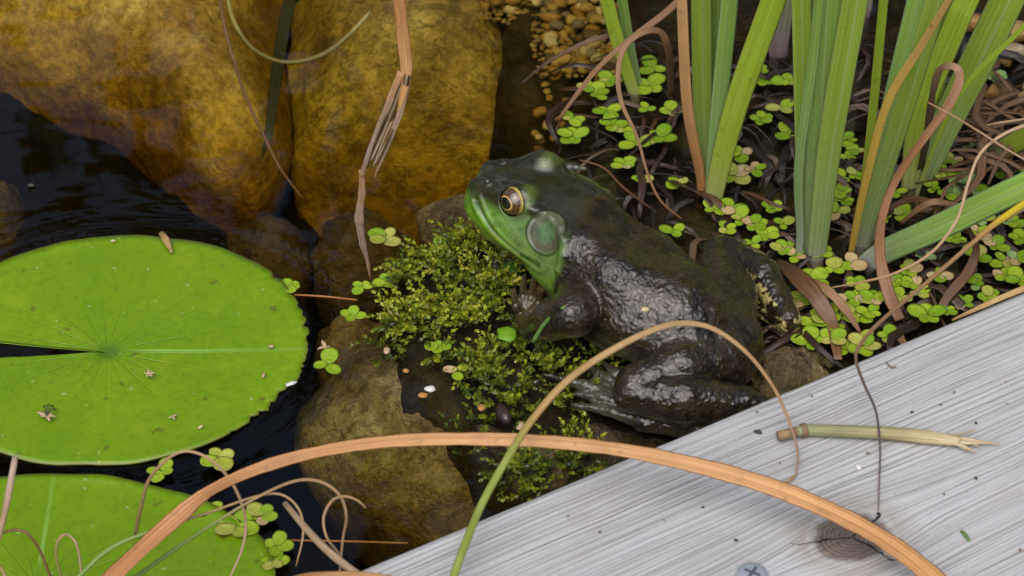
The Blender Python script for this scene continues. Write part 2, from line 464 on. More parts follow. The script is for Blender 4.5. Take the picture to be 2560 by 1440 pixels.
# ------------------------------------------------------------------ pebbles on the bed, top of the pond
def ico(sub):
    import bmesh
    bm = bmesh.new(); bmesh.ops.create_icosphere(bm, subdivisions=sub, radius=1.0)
    v = np.array([x.co[:] for x in bm.verts]); f = [[y.index for y in x.verts] for x in bm.faces]
    bm.free(); return v, f
IV, IF = ico(2)
q = Nodes('river pebble')
def peb_mat(nm, c):
    q = Nodes('river pebble ' + nm)
    n_ = q.noise(q.obj(), 3.0, 4.0, 0.6)
    c = q.mix(q.rand(), c, tuple(x * 0.75 for x in c))
    return q.bsdf(q.mix(q.ramp(n_, [(0.35, 0.6), (0.65, 0.0)]), c, q.mix(1.0, c, (0.5, 0.45, 0.4), 'MULTIPLY')), 0.75, spec=0.2)
PEB = [(nm, peb_mat(nm, c)) for nm, c in (('amber', (0.34, 0.20, 0.06)), ('golden', (0.42, 0.29, 0.10)), ('pale cream', (0.56, 0.46, 0.30)), ('dark brown', (0.14, 0.085, 0.045)), ('grey-brown', (0.22, 0.17, 0.12)))]
pebs = []
for k in range(5):
    v = IV.copy()
    for i in range(len(v)):
        v[i] *= 1 + 0.42 * mnoise.noise(Vector(v[i] * 1.2 + k * 7.3))
    pebs.append([mesh('pebble', v * np.array([1, 0.8, 0.6]), IF, pm) for _, pm in PEB])
def peb(pos, r, label, group):
    ci = random.choices(range(5), (4, 4, 2, 2, 2))[0]
    o = link('pebble', random.choice(pebs)[ci])
    label = ('large ' if r > 0.0036 else 'small ') + PEB[ci][0] + ' ' + label
    o.location = pos
    o.scale = (r, r, r)
    o.rotation_euler = (random.uniform(-.3, .3), random.uniform(-.3, .3), random.uniform(0, 6.28))
    tag(o, label, 'pebble', group)
for k in range(380):
    px, py = random.uniform(1080, 1560), random.uniform(-50, 190)
    if px < 1370 and py > 25: continue
    peb(P(px, py, -0.022) + np.array([0, 0, random.uniform(-.003, .003)]), random.uniform(0.0020, 0.0044), 'rounded pebble on the pond bed behind the ochre boulder', 'pebbles on the pond bed')
for k in range(40):
    px, py = random.uniform(1330, 1470), random.uniform(150, 420)
    peb(P(px, py, -0.026) + np.array([0, 0, random.uniform(-.004, .002)]), random.uniform(0.0016, 0.0036), 'pebble on the bed between the ochre boulder and the floating plants', 'pebbles beside the ochre boulder')
for k in range(26):
    px, py = random.uniform(2420, 2580), random.uniform(40, 330)
    peb(P(px, py, 0.0) + np.array([0, 0, -0.003]), random.uniform(0.003, 0.008), 'pebble on the wet bank behind the iris clumps', 'pebbles on the bank')

# finer gravel between the pebbles, too small to count
gv_, gf_ = [], []
JV, JF = ico(1)
for k in range(1500):
    px, py = random.uniform(1020, 1520), random.uniform(-90, 200)
    if px < 1330 and py > 60: continue
    c_ = P(px, py, -0.0245) + np.array([0, 0, random.uniform(-.001, .002)])
    r = random.uniform(0.0009, 0.0019)
    b0 = len(gv_)
    gv_ += [c_ + v * r * np.array([1, 0.85, 0.7]) for v in JV]
    gf_ += [tuple(b0 + i for i in f) for f in JF]
q = Nodes('amber gravel')
M_GRAV = q.bsdf(q.ramp(q.noise(q.obj(), 330.0, 2.0), [(0.3, (0.09, 0.055, 0.025)), (0.45, (0.26, 0.16, 0.06)), (0.58, (0.16, 0.11, 0.05)), (0.7, (0.40, 0.30, 0.16))]), 0.8)
tag(obj('gravel', gv_, gf_, M_GRAV), 'amber gravel on the pond bed behind the ochre boulder', 'gravel', kind='stuff')

# ------------------------------------------------------------------ deck board
ZD = 0.045
A_ = P(885, 1425, ZD); B_ = P(2560, 722, ZD)
DX = (B_ - A_) / np.linalg.norm(B_ - A_)
DY = np.array([DX[1], -DX[0], 0.0])                 # into the deck
DM = Matrix(((DX[0], -DY[0], 0, A_[0]), (DX[1], -DY[1], 0, A_[1]), (0, 0, 1, ZD), (0, 0, 0, 1)))   # local y = away from the deck
def deck_local(px, py):
    d = P(px, py, ZD) - A_
    return float(d @ DX), float(-(d @ DY))
KX, KY = deck_local(2130, 1343)
SX, SY = deck_local(1880, 1441)
q = Nodes('weathered grey softwood')
o_ = q.obj()
x, y, z = q.sep(o_)
dx, dy = q.math('SUBTRACT', x, KX), q.math('SUBTRACT', y, KY)
def gauss(sx, sy):
    a = q.math('POWER', q.math('DIVIDE', q.math('ABSOLUTE', dx), sx), 2.0); b = q.math('POWER', q.math('DIVIDE', q.math('ABSOLUTE', dy), sy), 2.0)
    return q.math('EXPONENT', q.math('MULTIPLY', q.math('ADD', a, b), -1.0))
g = gauss(0.026, 0.014)
warp = q.noise(q.comb(q.math('MULTIPLY', x, 9.0), q.math('MULTIPLY', y, 22.0)), 1.0, 3.0, 0.5)
yw = q.math('ADD', q.math('MULTIPLY', dy, q.math('SUBTRACT', 1.0, q.math('MULTIPLY', g, 0.75))), q.math('MULTIPLY', warp, 0.004))
def grain(sx, sy, seed, det=3.0):
    return q.noise(q.comb(q.math('MULTIPLY', x, sx), q.math('MULTIPLY', yw, sy), seed), 1.0, det, 0.6)
g1, g2, g3 = grain(5, 900, 1.0, 2.0), grain(16, 1500, 5.0, 1.0), grain(3, 90, 9.0)
blot = q.noise(o_, 40.0, 5.0, 0.65); speck = q.noise(o_, 420.0, 3.0, 0.6)
c = q.ramp(g1, [(0.33, (0.42, 0.42, 0.42)), (0.42, (0.50, 0.505, 0.51)), (0.52, (0.545, 0.55, 0.56)), (0.75, (0.60, 0.605, 0.615))])
c = q.mix(q.ramp(g2, [(0.30, 0.7), (0.37, 0.0)]), c, (0.20, 0.19, 0.185))
c = q.mix(q.ramp(g3, [(0.35, 0.35), (0.6, 0.0)]), c, (0.42, 0.40, 0.385))
c = q.mix(q.ramp(blot, [(0.52, 0.0), (0.72, 0.45)]), c, (0.45, 0.41, 0.36))
c = q.mix(q.ramp(speck, [(0.70, 0.0), (0.74, 0.85)]), c, (0.10, 0.10, 0.10))
# knot: rings and radial checks
kd = q.math('SQRT', q.math('ADD', q.math('POWER', q.math('DIVIDE', q.math('ABSOLUTE', dx), 1.2), 2.0), q.math('POWER', q.math('ABSOLUTE', dy), 2.0)))
kn = q.noise(o_, 120.0, 3.0, 0.6)
kd = q.math('ADD', kd, q.math('MULTIPLY', q.math('SUBTRACT', kn, 0.5), 0.004))
kmask = q.ramp(q.math('MULTIPLY', kd, 50.0), [(0.44, 1.0), (0.56, 0.0)])
rings = q.math('SINE', q.math('MULTIPLY', kd, 5200.0))
kc = q.mix(q.ramp(rings, [(0.2, 0.0), (1.0, 1.0)]), (0.15, 0.115, 0.095), (0.26, 0.21, 0.18))
c = q.mix(kmask, c, kc)
halo = q.ramp(q.math('MULTIPLY', kd, 50.0), [(0.5, 0.0), (0.62, 0.55), (0.95, 0.0)])
c = q.mix(halo, c, (0.36, 0.31, 0.26))
ang = q.math('ARCTAN2', dy, dx)
ang = q.math('ADD', ang, q.math('MULTIPLY', q.math('SUBTRACT', kn, 0.5), 0.9))
crk = None
for a0, ww, ln in ((0.35, 0.10, 0.012), (-1.25, 0.12, 0.015), (2.75, 0.08, 0.016)):
    dlt = q.math('ABSOLUTE', q.math('SUBTRACT', ang, a0))
    width = q.math('DIVIDE', 0.00042 if ww > .09 else 0.00028, q.math('ADD', kd, 0.0006))
    m_ = q.math('MULTIPLY', q.math('LESS_THAN', dlt, width), q.math('LESS_THAN', kd, ln))
    crk = m_ if crk is None else q.math('MAXIMUM', crk, m_)
c = q.mix(crk, c, (0.012, 0.01, 0.009))
hh = q.math('SUBTRACT', q.math('ADD', q.ramp(g1, [(0.3, 0.0), (0.6, 1.0)]), q.math('MULTIPLY', q.ramp(g2, [(0.3, 0.0), (0.45, 1.0)]), 0.7)), q.math('MULTIPLY', crk, 3.0))
c = q.mix(1.0, c, (0.80, 0.795, 0.785), 'MULTIPLY')
M_DECK = q.bsdf(c, 0.78, q.bump(hh, 0.0006, 0.7), spec=0.25)
prof = []
BW, BT, R = 0.142, 0.038, 0.003
for cx_, cy_, a0 in ((-R, -R, 0), (-BW + R, -R, 90), (-BW + R, -BT + R, 180), (-R, -BT + R, 270)):
    for a in (0, 30, 60, 90):
        t = math.radians(a0 + a)
        prof.append((cx_ + R * math.cos(t), cy_ + R * math.sin(t)))
xs = np.linspace(-0.55, 0.75, 66)
V = [(xx, p[0] + 0.0006 * mnoise.noise(Vector((xx * 30, i, 0))), p[1]) for xx in xs for i, p in enumerate(prof)]
m = len(prof)
F = [(i * m + k, (i + 1) * m + k, (i + 1) * m + (k + 1) % m, i * m + (k + 1) % m) for i in range(len(xs) - 1) for k in range(m)]
F += [tuple(range(m)), tuple((len(xs) - 1) * m + k for k in range(m - 1, -1, -1))]
deck = obj('deck_board', V, F, M_DECK)
deck.matrix_world = DM
tag(deck, 'weathered silver-grey wooden deck board with a dark cracked knot', 'deck board')
# screw, countersunk flush, with a dark raised cross painted as the recess's shade
q = Nodes('zinc plated steel')
M_ZINC = q.bsdf(q.mix(q.noise(q.obj(), 300.0, 3.0), (0.50, 0.56, 0.62), (0.66, 0.71, 0.76)), 0.42, metal=0.75)
q = Nodes('recess shade'); M_REC = q.bsdf((0.10, 0.11, 0.125), 0.6, metal=0.5)
def lathe(prof, n=28):
    V, F = [], []
    for (r, z) in prof:
        for k in range(n):
            V.append((r * math.cos(2 * math.pi * k / n), r * math.sin(2 * math.pi * k / n), z))
    for i in range(len(prof) - 1):
        for k in range(n):
            F.append((i * n + k, i * n + (k + 1) % n, (i + 1) * n + (k + 1) % n, (i + 1) * n + k))
    F.append(tuple((len(prof) - 1) * n + k for k in range(n)))
    F.append(tuple(range(n - 1, -1, -1)))
    return V, F
v, f = lathe([(0.0017, -0.02), (0.0017, -0.004), (0.0046, -0.0003), (0.0047, 0.0006), (0.0042, 0.0011), (0.0028, 0.00125), (0.0006, 0.0013)])
scr = link('screw', mesh('screw', v, f, M_ZINC), deck); scr.location = (SX, SY, 0.0004)
cv, cf = [], []
for a in (0.5, 0.5 + math.pi / 2):
    c_, s_ = math.cos(a), math.sin(a)
    b0 = len(cv)
    for (lx, ly) in ((-.0026, -.0005), (.0026, -.0005), (.0026, .0005), (-.0026, .0005)):
        for zz in (0.0005, 0.00138 + 0.00002 * (a > 1)):
            cv.append((lx * c_ - ly * s_, lx * s_ + ly * c_, zz))
    cf += [(b0 + 1, b0 + 3, b0 + 5, b0 + 7), (b0, b0 + 2, b0 + 3, b0 + 1), (b0 + 2, b0 + 4, b0 + 5, b0 + 3), (b0 + 4, b0 + 6, b0 + 7, b0 + 5), (b0 + 6, b0, b0 + 1, b0 + 7)]
link('recess_shade', mesh('recess_shade', cv, cf, M_REC, smooth_=False), scr)
# ------------------------------------------------------------------ the frog: one continuous skin grown from a distance field (units: mm)
MID = P(1319, 451, 0.046)                            # between the eyes
ORG = np.array([MID[0], MID[1], 0.0])
def R_(px, py, z):                                    # survey point, z in mm, in frog millimetres
    return (P(px, py, z / 1000.0) - ORG) * 1000.0
HX = np.array([-0.916, 0.40, 0.0]); HX /= np.linalg.norm(HX)     # head forward
NX = np.array([-HX[1], HX[0], 0.0])                                # towards the flank that faces the deck
if NX[1] > 0: NX = -NX
BX = np.array([0.795, -0.606, 0.0]); BX /= np.linalg.norm(BX)    # body axis, head to rump
BN = np.array([-0.606, -0.795, 0.0]); BN /= np.linalg.norm(BN)
ZZ = np.array([0, 0, 1.0])
def Hd(u, v, z): return HX * u + NX * v + ZZ * z
VOX = 0.5
LO, HI = np.array([-30.0, -98.0, -12.0]), np.array([112.0, 34.0, 58.0])
DIM = np.ceil((HI - LO) / VOX).astype(int) + 1
FIELD = np.full(DIM, 25.0, np.float32)
def box(lo, hi, pad):
    i0 = np.clip(np.floor((np.asarray(lo) - pad - LO) / VOX).astype(int), 0, DIM - 1)
    i1 = np.clip(np.ceil((np.asarray(hi) + pad - LO) / VOX).astype(int) + 1, 1, DIM)
    ax = [(LO[k] + VOX * np.arange(i0[k], i1[k])).astype(np.float32) for k in range(3)]
    return tuple(slice(i0[k], i1[k]) for k in range(3)), np.meshgrid(*ax, indexing='ij')
def smin(a, b, k):
    h = np.maximum(k - np.abs(a - b), 0) / k
    return np.minimum(a, b) - h * h * k * 0.25
def add(sl, d, k, sub=False):
    if sub: FIELD[sl] = -smin(-FIELD[sl], d, k)
    else: FIELD[sl] = smin(FIELD[sl], d, k)
def ell(c, radii, axes=None, k=6.0, sub=False):
    c = np.asarray(c, float); r = np.asarray(radii, float)
    A = np.eye(3) if axes is None else np.array(axes, float)
    ext = np.sqrt(((A * r[:, None]) ** 2).sum(0))
    sl, (X, Y, Z) = box(c - ext, c + ext, k + 2)
    p = [X - c[0], Y - c[1], Z - c[2]]
    L = [A[i][0] * p[0] + A[i][1] * p[1] + A[i][2] * p[2] for i in range(3)]
    k0 = np.sqrt(sum((L[i] / r[i]) ** 2 for i in range(3))) + 1e-6
    k1 = np.sqrt(sum((L[i] / r[i] ** 2) ** 2 for i in range(3))) + 1e-6
    add(sl, k0 * (k0 - 1) / k1, k, sub)
def cone(a, b, r1, r2, k=4.0, sub=False, flat=1.0):
    a, b = np.asarray(a, float), np.asarray(b, float)
    rm = max(r1, r2)
    sl, (X, Y, Z) = box(np.minimum(a, b) - rm, np.maximum(a, b) + rm, k + 2)
    ab = b - a
    t = np.clip(((X - a[0]) * ab[0] + (Y - a[1]) * ab[1] + (Z - a[2]) * ab[2]) / (ab @ ab), 0, 1)
    d = np.sqrt((X - a[0] - t * ab[0]) ** 2 + (Y - a[1] - t * ab[1]) ** 2 + ((Z - a[2] - t * ab[2]) / flat) ** 2) - (r1 + (r2 - r1) * t)
    add(sl, d, k, sub)
def chain(pts, rs, k=3.0, flat=1.0):
    for i in range(len(pts) - 1):
        cone(pts[i], pts[i + 1], rs[i], rs[i + 1], k, flat=flat)
def tri(a, b, c, r, k=1.5):                            # web membrane
    a, b, c = (np.asarray(q_, float) for q_ in (a, b, c))
    for i in np.linspace(0.0, 1.0, 9):
        e = b + (c - b) * i
        cone(a, a + (e - a) * (0.80 + 0.2 * abs(2 * i - 1) ** 2), r, r * 0.7, k)

hp = np.array([HX * 0.985 - ZZ * 0.17, NX, HX * 0.17 + ZZ * 0.985])       # head frame pitched a little down
# torso
bp = lambda deg: np.array([BX * math.cos(math.radians(deg)) - ZZ * math.sin(math.radians(deg)), BN, BX * math.sin(math.radians(deg)) + ZZ * math.cos(math.radians(deg))])
ell((22.5, -19.0, 25.5), (28, 20, 15.0), bp(4), 7)
ell((42, -36.5, 22.0), (31, 23.0, 15.0), bp(10), 7)
for s in (1, -1):                                     # dorsolateral shoulders that make the back a plateau
    for a_, b_, r1, r2 in (((13, 9.0, 39.0), (29, 12, 37.0), 4.5, 5.5), ((29, 12.0, 37.0), (46, 13.5, 33.5), 5.5, 6.0), ((46, 13.5, 33.5), (60, 11.0, 28.0), 6.0, 5.0)):
        far = s < 0
        pa, pb = (BX * q_[0] + BN * (q_[1] * (-0.6 if far else 1)) + ZZ * (q_[2] - 4.5 * far) + np.array([1.5, 1.0, 0]) for q_ in (a_, b_))
        cone(pa, pb, r1 - 1.5 * far, r2 - 1.5 * far, 9)
ell((55.5, -47, 16), (22.5, 17.5, 13.5), bp(24), 7)
ell((34, -31, 13), (30, 19, 12), bp(4), 6)
ell((65, -53.5, 10), (13, 12, 9), bp(25), 6)
# sacral hump and shoulder humps
ell(np.array([53, -44, 30.0]), (12, 10, 6), bp(14), 8)
ell(np.array([18, -16, 34.0]), (15, 11, 6.5), bp(2), 8)
# head
ell(Hd(-8, 1.0, 35.0), (24, 19.5, 12.0), hp, 6)
ell(Hd(5, 0, 37.6), (18.5, 15.0, 8.6), hp, 6)
ell(Hd(-3, 0, 30), (22, 16.5, 8.0), hp, 4)
for s in (1, -1):
    cone(Hd(14, 7.5 * s, 35.8), Hd(-21, 17.0 * s, 30.0), 5.0, 5.8, 5)
    cone(Hd(-18, 17.5 * s, 28.5), Hd(-24.5, 18.5 * s, 24.0), 5.3, 2.4, 3)      # corner of the jaw
    ell(Hd(-1.8, 10.2 * s, 45.6), (7.4, 5.7, 6.0), None if False else [HX, NX, ZZ], 3.5)
    cone(Hd(17, 5.0 * s, 42.5), Hd(6, 8.0 * s, 44), 2.4, 2.8, 5)           # canthal ridge
EYE_D = []
for s in (1, -1):
    e = HX * 0.42 + NX * (0.80 * s) + ZZ * 0.24
    EYE_D.append(e / np.linalg.norm(e))
EYE_C = [Hd(-1.0, 11.0, 45.3), Hd(-1.0, -11.0, 45.0)]
EYE_R = 5.3
for c_, d_ in zip(EYE_C, EYE_D):
    ell(c_ + d_ * 1.3, (EYE_R, EYE_R, EYE_R), None, 0.8, sub=True)
# near foreleg
sh_, el_, wr_ = R_(1462, 712, 25), R_(1432, 786, 29), R_(1332, 822, 15)
chain([sh_ + np.array([4, 5, 2]), sh_, el_], [9, 8.5, 7.6], 2.0)
chain([el_, (el_ + wr_) / 2 + np.array([0, 0, 1.0]), wr_], [8.0, 7.2, 4.4], 1.2)
palm = R_(1312, 800, 13)
chain([wr_, palm], [4.4, 3.2], 1.5)
for (fx, fy), (mx_, my_) in (((1284, 728), (1290, 765)), ((1310, 694), (1308, 742)), ((1336, 692), (1328, 745)), ((1352, 716), (1346, 760))):
    chain([palm + (R_(mx_, my_, 14) - palm) * 0.3, R_(mx_, my_, 18), R_(fx, fy, 16)], [1.8, 1.5, 1.1], 0.6)
# far foreleg
s2 = Hd(-24, -16, 20)
chain([s2, s2 + BX * 3 - BN * 3 - ZZ * 8, s2 + HX * 12 - BN * 3 - ZZ * 13], [8, 7, 4.2], 3)
for a in (-0.5, -0.15, 0.2, 0.55):
    t0 = s2 + HX * 12 - BN * 3 - ZZ * 13
    chain([t0, t0 + (HX * math.cos(a) + BN * math.sin(a)) * 13 - ZZ * 1], [2.0, 1.2], 1.2)
# near hind leg
hip, knee, ank = np.array([65.0, -58, 13]), R_(1588, 962, 14), R_(1900, 1018, 9)
chain([hip, hip * 0.55 + knee * 0.45 + np.array([0, -1, 2.5]), knee], [10.5, 9.0, 7.0], 3)
chain([knee + np.array([-1.0, -2, -2.0]), knee * 0.62 + ank * 0.38 + np.array([0, -3.5, 0.5]), ank * 0.85 + knee * 0.15, ank], [6.8, 8.6, 6.2, 4.6], 0.6)
trs = R_(1610, 1052, 2)
chain([ank + ZZ * -3, (ank + trs) / 2 + np.array([0, -3.5, -3]), trs], [4.8, 4.6, 3.6], 1.5)
foot = R_(1575, 1010, 3)
chain([trs, foot], [3.6, 3.2], 1.5)
TOES = [R_(1432, 1012, 3), R_(1440, 985, 3), R_(1362, 936, 5), R_(1470, 918, 5), R_(1505, 905, 6)]
roots = [trs + np.array([-2, 0, 0]), foot + np.array([-1, -1, 0]), foot + np.array([-1, 1.0, 0]), foot + np.array([0, 3, .5]), foot + np.array([1, 5, 1])]
for r0_, t0_ in zip(roots, TOES):
    chain([r0_, r0_ * 0.5 + t0_ * 0.5 + ZZ * 1.2, t0_], [2.4, 1.7, 0.9], 1.2)
for i in (0, 1, 2, 3):
    tri((roots[i] + roots[i + 1]) / 2, TOES[i] * 0.8 + roots[i] * 0.2, TOES[i + 1] * 0.8 + roots[i + 1] * 0.2, 0.75, 1.0)
# far hind leg
hip2, knee2, ank2 = np.array([70.0, -46, 10]), R_(1800, 632, 6), R_(1972, 796, 5)
chain([hip2, hip2 * 0.5 + knee2 * 0.5, knee2], [11.5, 10, 6.5], 6)
chain([knee2 + np.array([2, 2, -1]), knee2 * 0.5 + ank2 * 0.5 + np.array([3.5, 2.5, 2.0]), ank2], [5.6, 6.2, 4.4], 1.0)
chain([ank2 - ZZ * 3, ank2 + np.array([-16, 22, -7])], [4.2, 3.2], 1.5)
# fold that runs from the eye over the ear drum to the shoulder, and the bead line of the lip
def trace(px, py):
    o = (CAM - ORG) * 1000.0
    d = ray(px, py); d = d / np.linalg.norm(d)
    t = 800.0
    for _ in range(260):
        p = o + d * t
        g_ = (p - LO) / VOX
        i = np.floor(g_).astype(int)
        if (i < 0).any() or (i >= DIM - 1).any():
            t += 2.0; continue
        f = g_ - i
        c_ = FIELD[i[0]:i[0] + 2, i[1]:i[1] + 2, i[2]:i[2] + 2]
        v_ = ((c_ * np.array([1 - f[0], f[0]])[:, None, None]).sum(0) * np.array([1 - f[1], f[1]])[:, None]).sum(0) @ np.array([1 - f[2], f[2]])
        if v_ < 0.02: return p
        t += max(0.05, v_ * 0.6)
    return p
TYM = trace(1366, 582)
FOLD = [trace(*q_) for q_ in ((1322, 522), (1348, 530), (1378, 546), (1402, 572), (1411, 602), (1408, 640), (1400, 672), (1398, 696))]
LIP = [trace(*q_) for q_ in ((1190, 500), (1205, 535), (1228, 572), (1262, 606), (1300, 636), (1345, 664))]
NOS = trace(1219, 455)
mir = lambda p: p - NX * (2 * (p @ NX))
chain(FOLD, [0.8, 1.1, 1.2, 1.2, 1.2, 1.1, 1.0, 0.7], 2.0)
chain([mir(p) for p in FOLD[:3]], [.8, 1.1, 0.8], 2.0)

# surface nets
def nets(Fd):
    S = Fd < 0
    n = np.array(Fd.shape)
    cs = np.zeros(n - 1, np.int8)
    for dx in (0, 1):
        for dy in (0, 1):
            for dz in (0, 1):
                cs += S[dx:n[0] - 1 + dx, dy:n[1] - 1 + dy, dz:n[2] - 1 + dz]
    act = np.argwhere((cs > 0) & (cs < 8))
    idx = -np.ones(n - 1, np.int64)
    idx[tuple(act.T)] = np.arange(len(act))
    acc = np.zeros((len(act), 3)); cnt = np.zeros(len(act))
    co = [(i, j, k) for i in (0, 1) for j in (0, 1) for k in (0, 1)]
    for a in co:
        for ax in range(3):
            if a[ax] == 1: continue
            b = list(a); b[ax] = 1
            va_ = Fd[act[:, 0] + a[0], act[:, 1] + a[1], act[:, 2] + a[2]]; vb_ = Fd[act[:, 0] + b[0], act[:, 1] + b[1], act[:, 2] + b[2]]
            m_ = (va_ < 0) != (vb_ < 0)
            t = va_ / np.where(m_, va_ - vb_, 1)
            p = np.tile(np.array(a, float), (len(act), 1)); p[:, ax] = t
            acc[m_] += p[m_]; cnt[m_] += 1
    V = LO + (act + acc / cnt[:, None]) * VOX
    Q = []
    for ax in range(3):
        o1, o2 = (ax + 1) % 3, (ax + 2) % 3
        s0 = [slice(1, -1)] * 3; s1 = [slice(1, -1)] * 3
        s0[ax] = slice(0, n[ax] - 1); s1[ax] = slice(1, n[ax])
        A0, A1 = S[tuple(s0)], S[tuple(s1)]
        for flip in (False, True):
            e = np.argwhere((A0 & ~A1) if not flip else (~A0 & A1))
            base = e.copy(); base[:, o1] += 1; base[:, o2] += 1
            def cell(d1, d2):
                c_ = base.copy(); c_[:, o1] -= d1; c_[:, o2] -= d2
                return idx[tuple(c_.T)]
            qd = np.stack([cell(1, 1), cell(0, 1), cell(0, 0), cell(1, 0)], 1)
            Q.append(qd if not flip else qd[:, ::-1])
    return V, np.vstack(Q)
FV, FQ = nets(FIELD)
def grid_at(A, p):
    g_ = (p - LO) / VOX
    i = np.clip(np.floor(g_).astype(int), 0, DIM - 2); f = g_ - i
    out = 0
    for a in (0, 1):
        for b in (0, 1):
            for c_ in (0, 1):
                wgt = (f[:, 0] if a else 1 - f[:, 0]) * (f[:, 1] if b else 1 - f[:, 1]) * (f[:, 2] if c_ else 1 - f[:, 2])
                out = out + wgt * A[i[:, 0] + a, i[:, 1] + b, i[:, 2] + c_]
    return out
def gradn(p, h=0.6):
    g_ = np.stack([grid_at(FIELD, p + np.eye(3)[k] * h) - grid_at(FIELD, p - np.eye(3)[k] * h) for k in range(3)], 1)
    return g_ / (np.linalg.norm(g_, axis=1)[:, None] + 1e-9)
NRM = gradn(FV)
for _ in range(2):
    FV = FV - NRM * (grid_at(FIELD, FV) * 0.8)[:, None]
NRM = gradn(FV)
def dist_line(pts, p):
    d = np.full(len(p), 1e9)
    for a, b in zip(pts[:-1], pts[1:]):
        ab = b - a
        t = np.clip((p - a) @ ab / (ab @ ab), 0, 1)
        d = np.minimum(d, np.linalg.norm(p - a - t[:, None] * ab, axis=1))
    return d
# head-frame coordinates of every skin point
U, Vn, Zh = FV @ HX, FV @ NX, FV[:, 2]
bu = (FV - np.array([17, -12, 0])) @ BX           # along the back from the nape
bv = (FV - np.array([17, -12, 0])) @ BN
disp = np.zeros(len(FV))
# ear drums: sunk disc inside a raised rim
dt = np.minimum(np.linalg.norm((FV - TYM) * np.array([1, 1, 1]), axis=1), np.linalg.norm(FV - mir(TYM), axis=1))
TR = 7.3
disp += 0.45 * np.exp(-((dt - TR) / 0.55) ** 2) - 0.35 * smooth(TR, TR - 1.2, dt) + 0.35 * smooth(3.4, 1.5, dt)
# mouth line
dl = np.minimum(dist_line(LIP, FV), dist_line([mir(p) for p in LIP], FV))
disp -= 0.9 * np.exp(-(dl / 0.55) ** 2)
disp += 0.5 * np.exp(-((dl - 1.9) / 0.9) ** 2)
# nostrils
dn = np.minimum(np.linalg.norm(FV - NOS, axis=1), np.linalg.norm(FV - mir(NOS), axis=1))
disp -= 1.0 * np.exp(-(dn / 0.7) ** 2); disp += 0.5 * np.exp(-((dn - 1.5) / 0.5) ** 2)
# warts: dense small ones on the flanks, larger ones over the rump and in rows along the back
cand = rng.integers(0, len(FV), 5200)
body = smooth(4, 14, bu) * smooth(-14, -24, U)
legm = smooth(46, 56, bu) * smooth(14, 24, np.abs(bv))
keep = []
for i in cand:
    up = NRM[i][2]
    if rng.random() < body[i] * (0.5 + 0.5 * smooth(3, 24, abs(bv[i]))) and up > -0.3:
        keep.append((i, rng.uniform(0.45, 0.95), rng.uniform(0.14, 0.38)))
for i in rng.integers(0, len(FV), 900):
    if rng.random() < body[i] * smooth(24, 44, bu[i]) and NRM[i][2] > 0.0:
        keep.append((i, rng.uniform(0.8, 1.5), rng.uniform(0.25, 0.7)))
order = np.argsort(FV[:, 0]); sx_ = FV[order, 0]
for i, r, h in keep:
    a, b = np.searchsorted(sx_, [FV[i, 0] - 2.2 * r, FV[i, 0] + 2.2 * r])
    c_ = order[a:b]
    d2 = ((FV[c_] - FV[i]) ** 2).sum(1)
    disp[c_] = np.maximum(disp[c_], h * np.exp(-d2 / (r * r)))
# wavy skin ridges running along the back
rid = np.sin(bv * 0.62 + 1.4 * np.sin(bu * 0.16)) * np.sin(bu * 0.11 + bv * 0.05)
disp += 0.16 * rid * body * smooth(0.2, 0.6, NRM[:, 2])
SK = FV + NRM * disp[:, None]

# skin pattern, darkened under the fold and in mouth groove, nostrils, eye sockets
def nz(p, s, seed=0.0, o=3):
    return np.array([mnoise.fractal(Vector((x * s + seed, y * s, z * s)), 0.9, 2.1, o) for x, y, z in p])
N1 = nz(FV, 0.11, 2.0); N2 = nz(FV, 0.33, 9.0)
colr = np.tile(np.array([0.030, 0.020, 0.009]), (len(FV), 1))
def blend(cn, m_):
    global colr
    colr = colr * (1 - m_[:, None]) + np.asarray(cn) * m_[:, None]
blend((0.012, 0.009, 0.007), smooth(0.10, 0.40, N1) * 0.8)
blend((0.046, 0.034, 0.018), smooth(0.10, 0.5, N2) * 0.5)
blend((0.045, 0.055, 0.018), smooth(6, -4, bu) * smooth(-8, -20, U) * 0.55)
arm_ = smooth(11.5, 9.0, dist_line([sh_, el_, wr_, palm, R_(1310, 694, 14)], FV))
hd = smooth(-27, -20, U + 0.05 * Vn) * (1 - arm_)
fold_side = smooth(-27.5, -22.5, U + 1.5 * N2)
face = hd * smooth(45.5, 40.0, Zh + 0.05 * (U + 10) + 0.8 * N2)
green = np.array([0.095, 0.205, 0.014])
blend((0.028, 0.030, 0.012), hd * 0.75)
blend(green, face * fold_side)
blend((0.145, 0.30, 0.016), face * fold_side * smooth(-20, 4, U) * smooth(40, 33, Zh))
blend((0.13, 0.19, 0.07), face * fold_side * smooth(14, 5, np.abs(dt - 7)) * 0.6)
blend((0.24, 0.21, 0.05), hd * np.exp(-((dl - 0.9) / 0.7) ** 2) * smooth(-2, 8, U) * (FV[:, 2] < 34) * 0.7)
blend((0.12, 0.14, 0.03), hd * smooth(24, 18, Zh) * 0.8)
dot = smooth(0.02, 0.3, N2)
blend((0.095, 0.105, 0.055), smooth(TR + .3, TR - .4, dt))
blend((0.075, 0.15, 0.055), smooth(4.4, 3.0, dt) * 0.9)
blend((0.022, 0.02, 0.014), np.exp(-((dt - TR - 0.5) / 0.45) ** 2) * 0.7)
dfo = np.minimum(dist_line([p + HX * 1.2 - ZZ * 0.8 for p in FOLD], FV), dist_line([mir(p) + HX * 1.2 - ZZ * .8 for p in FOLD], FV))
blend((0.010, 0.010, 0.007), np.exp(-(dfo / 0.75) ** 2) * 0.92)
blend((0.012, 0.03, 0.006), np.exp(-(dl / 0.5) ** 2) * 0.9)
blend((0.008, 0.008, 0.006), np.exp(-(dn / 0.75) ** 2))
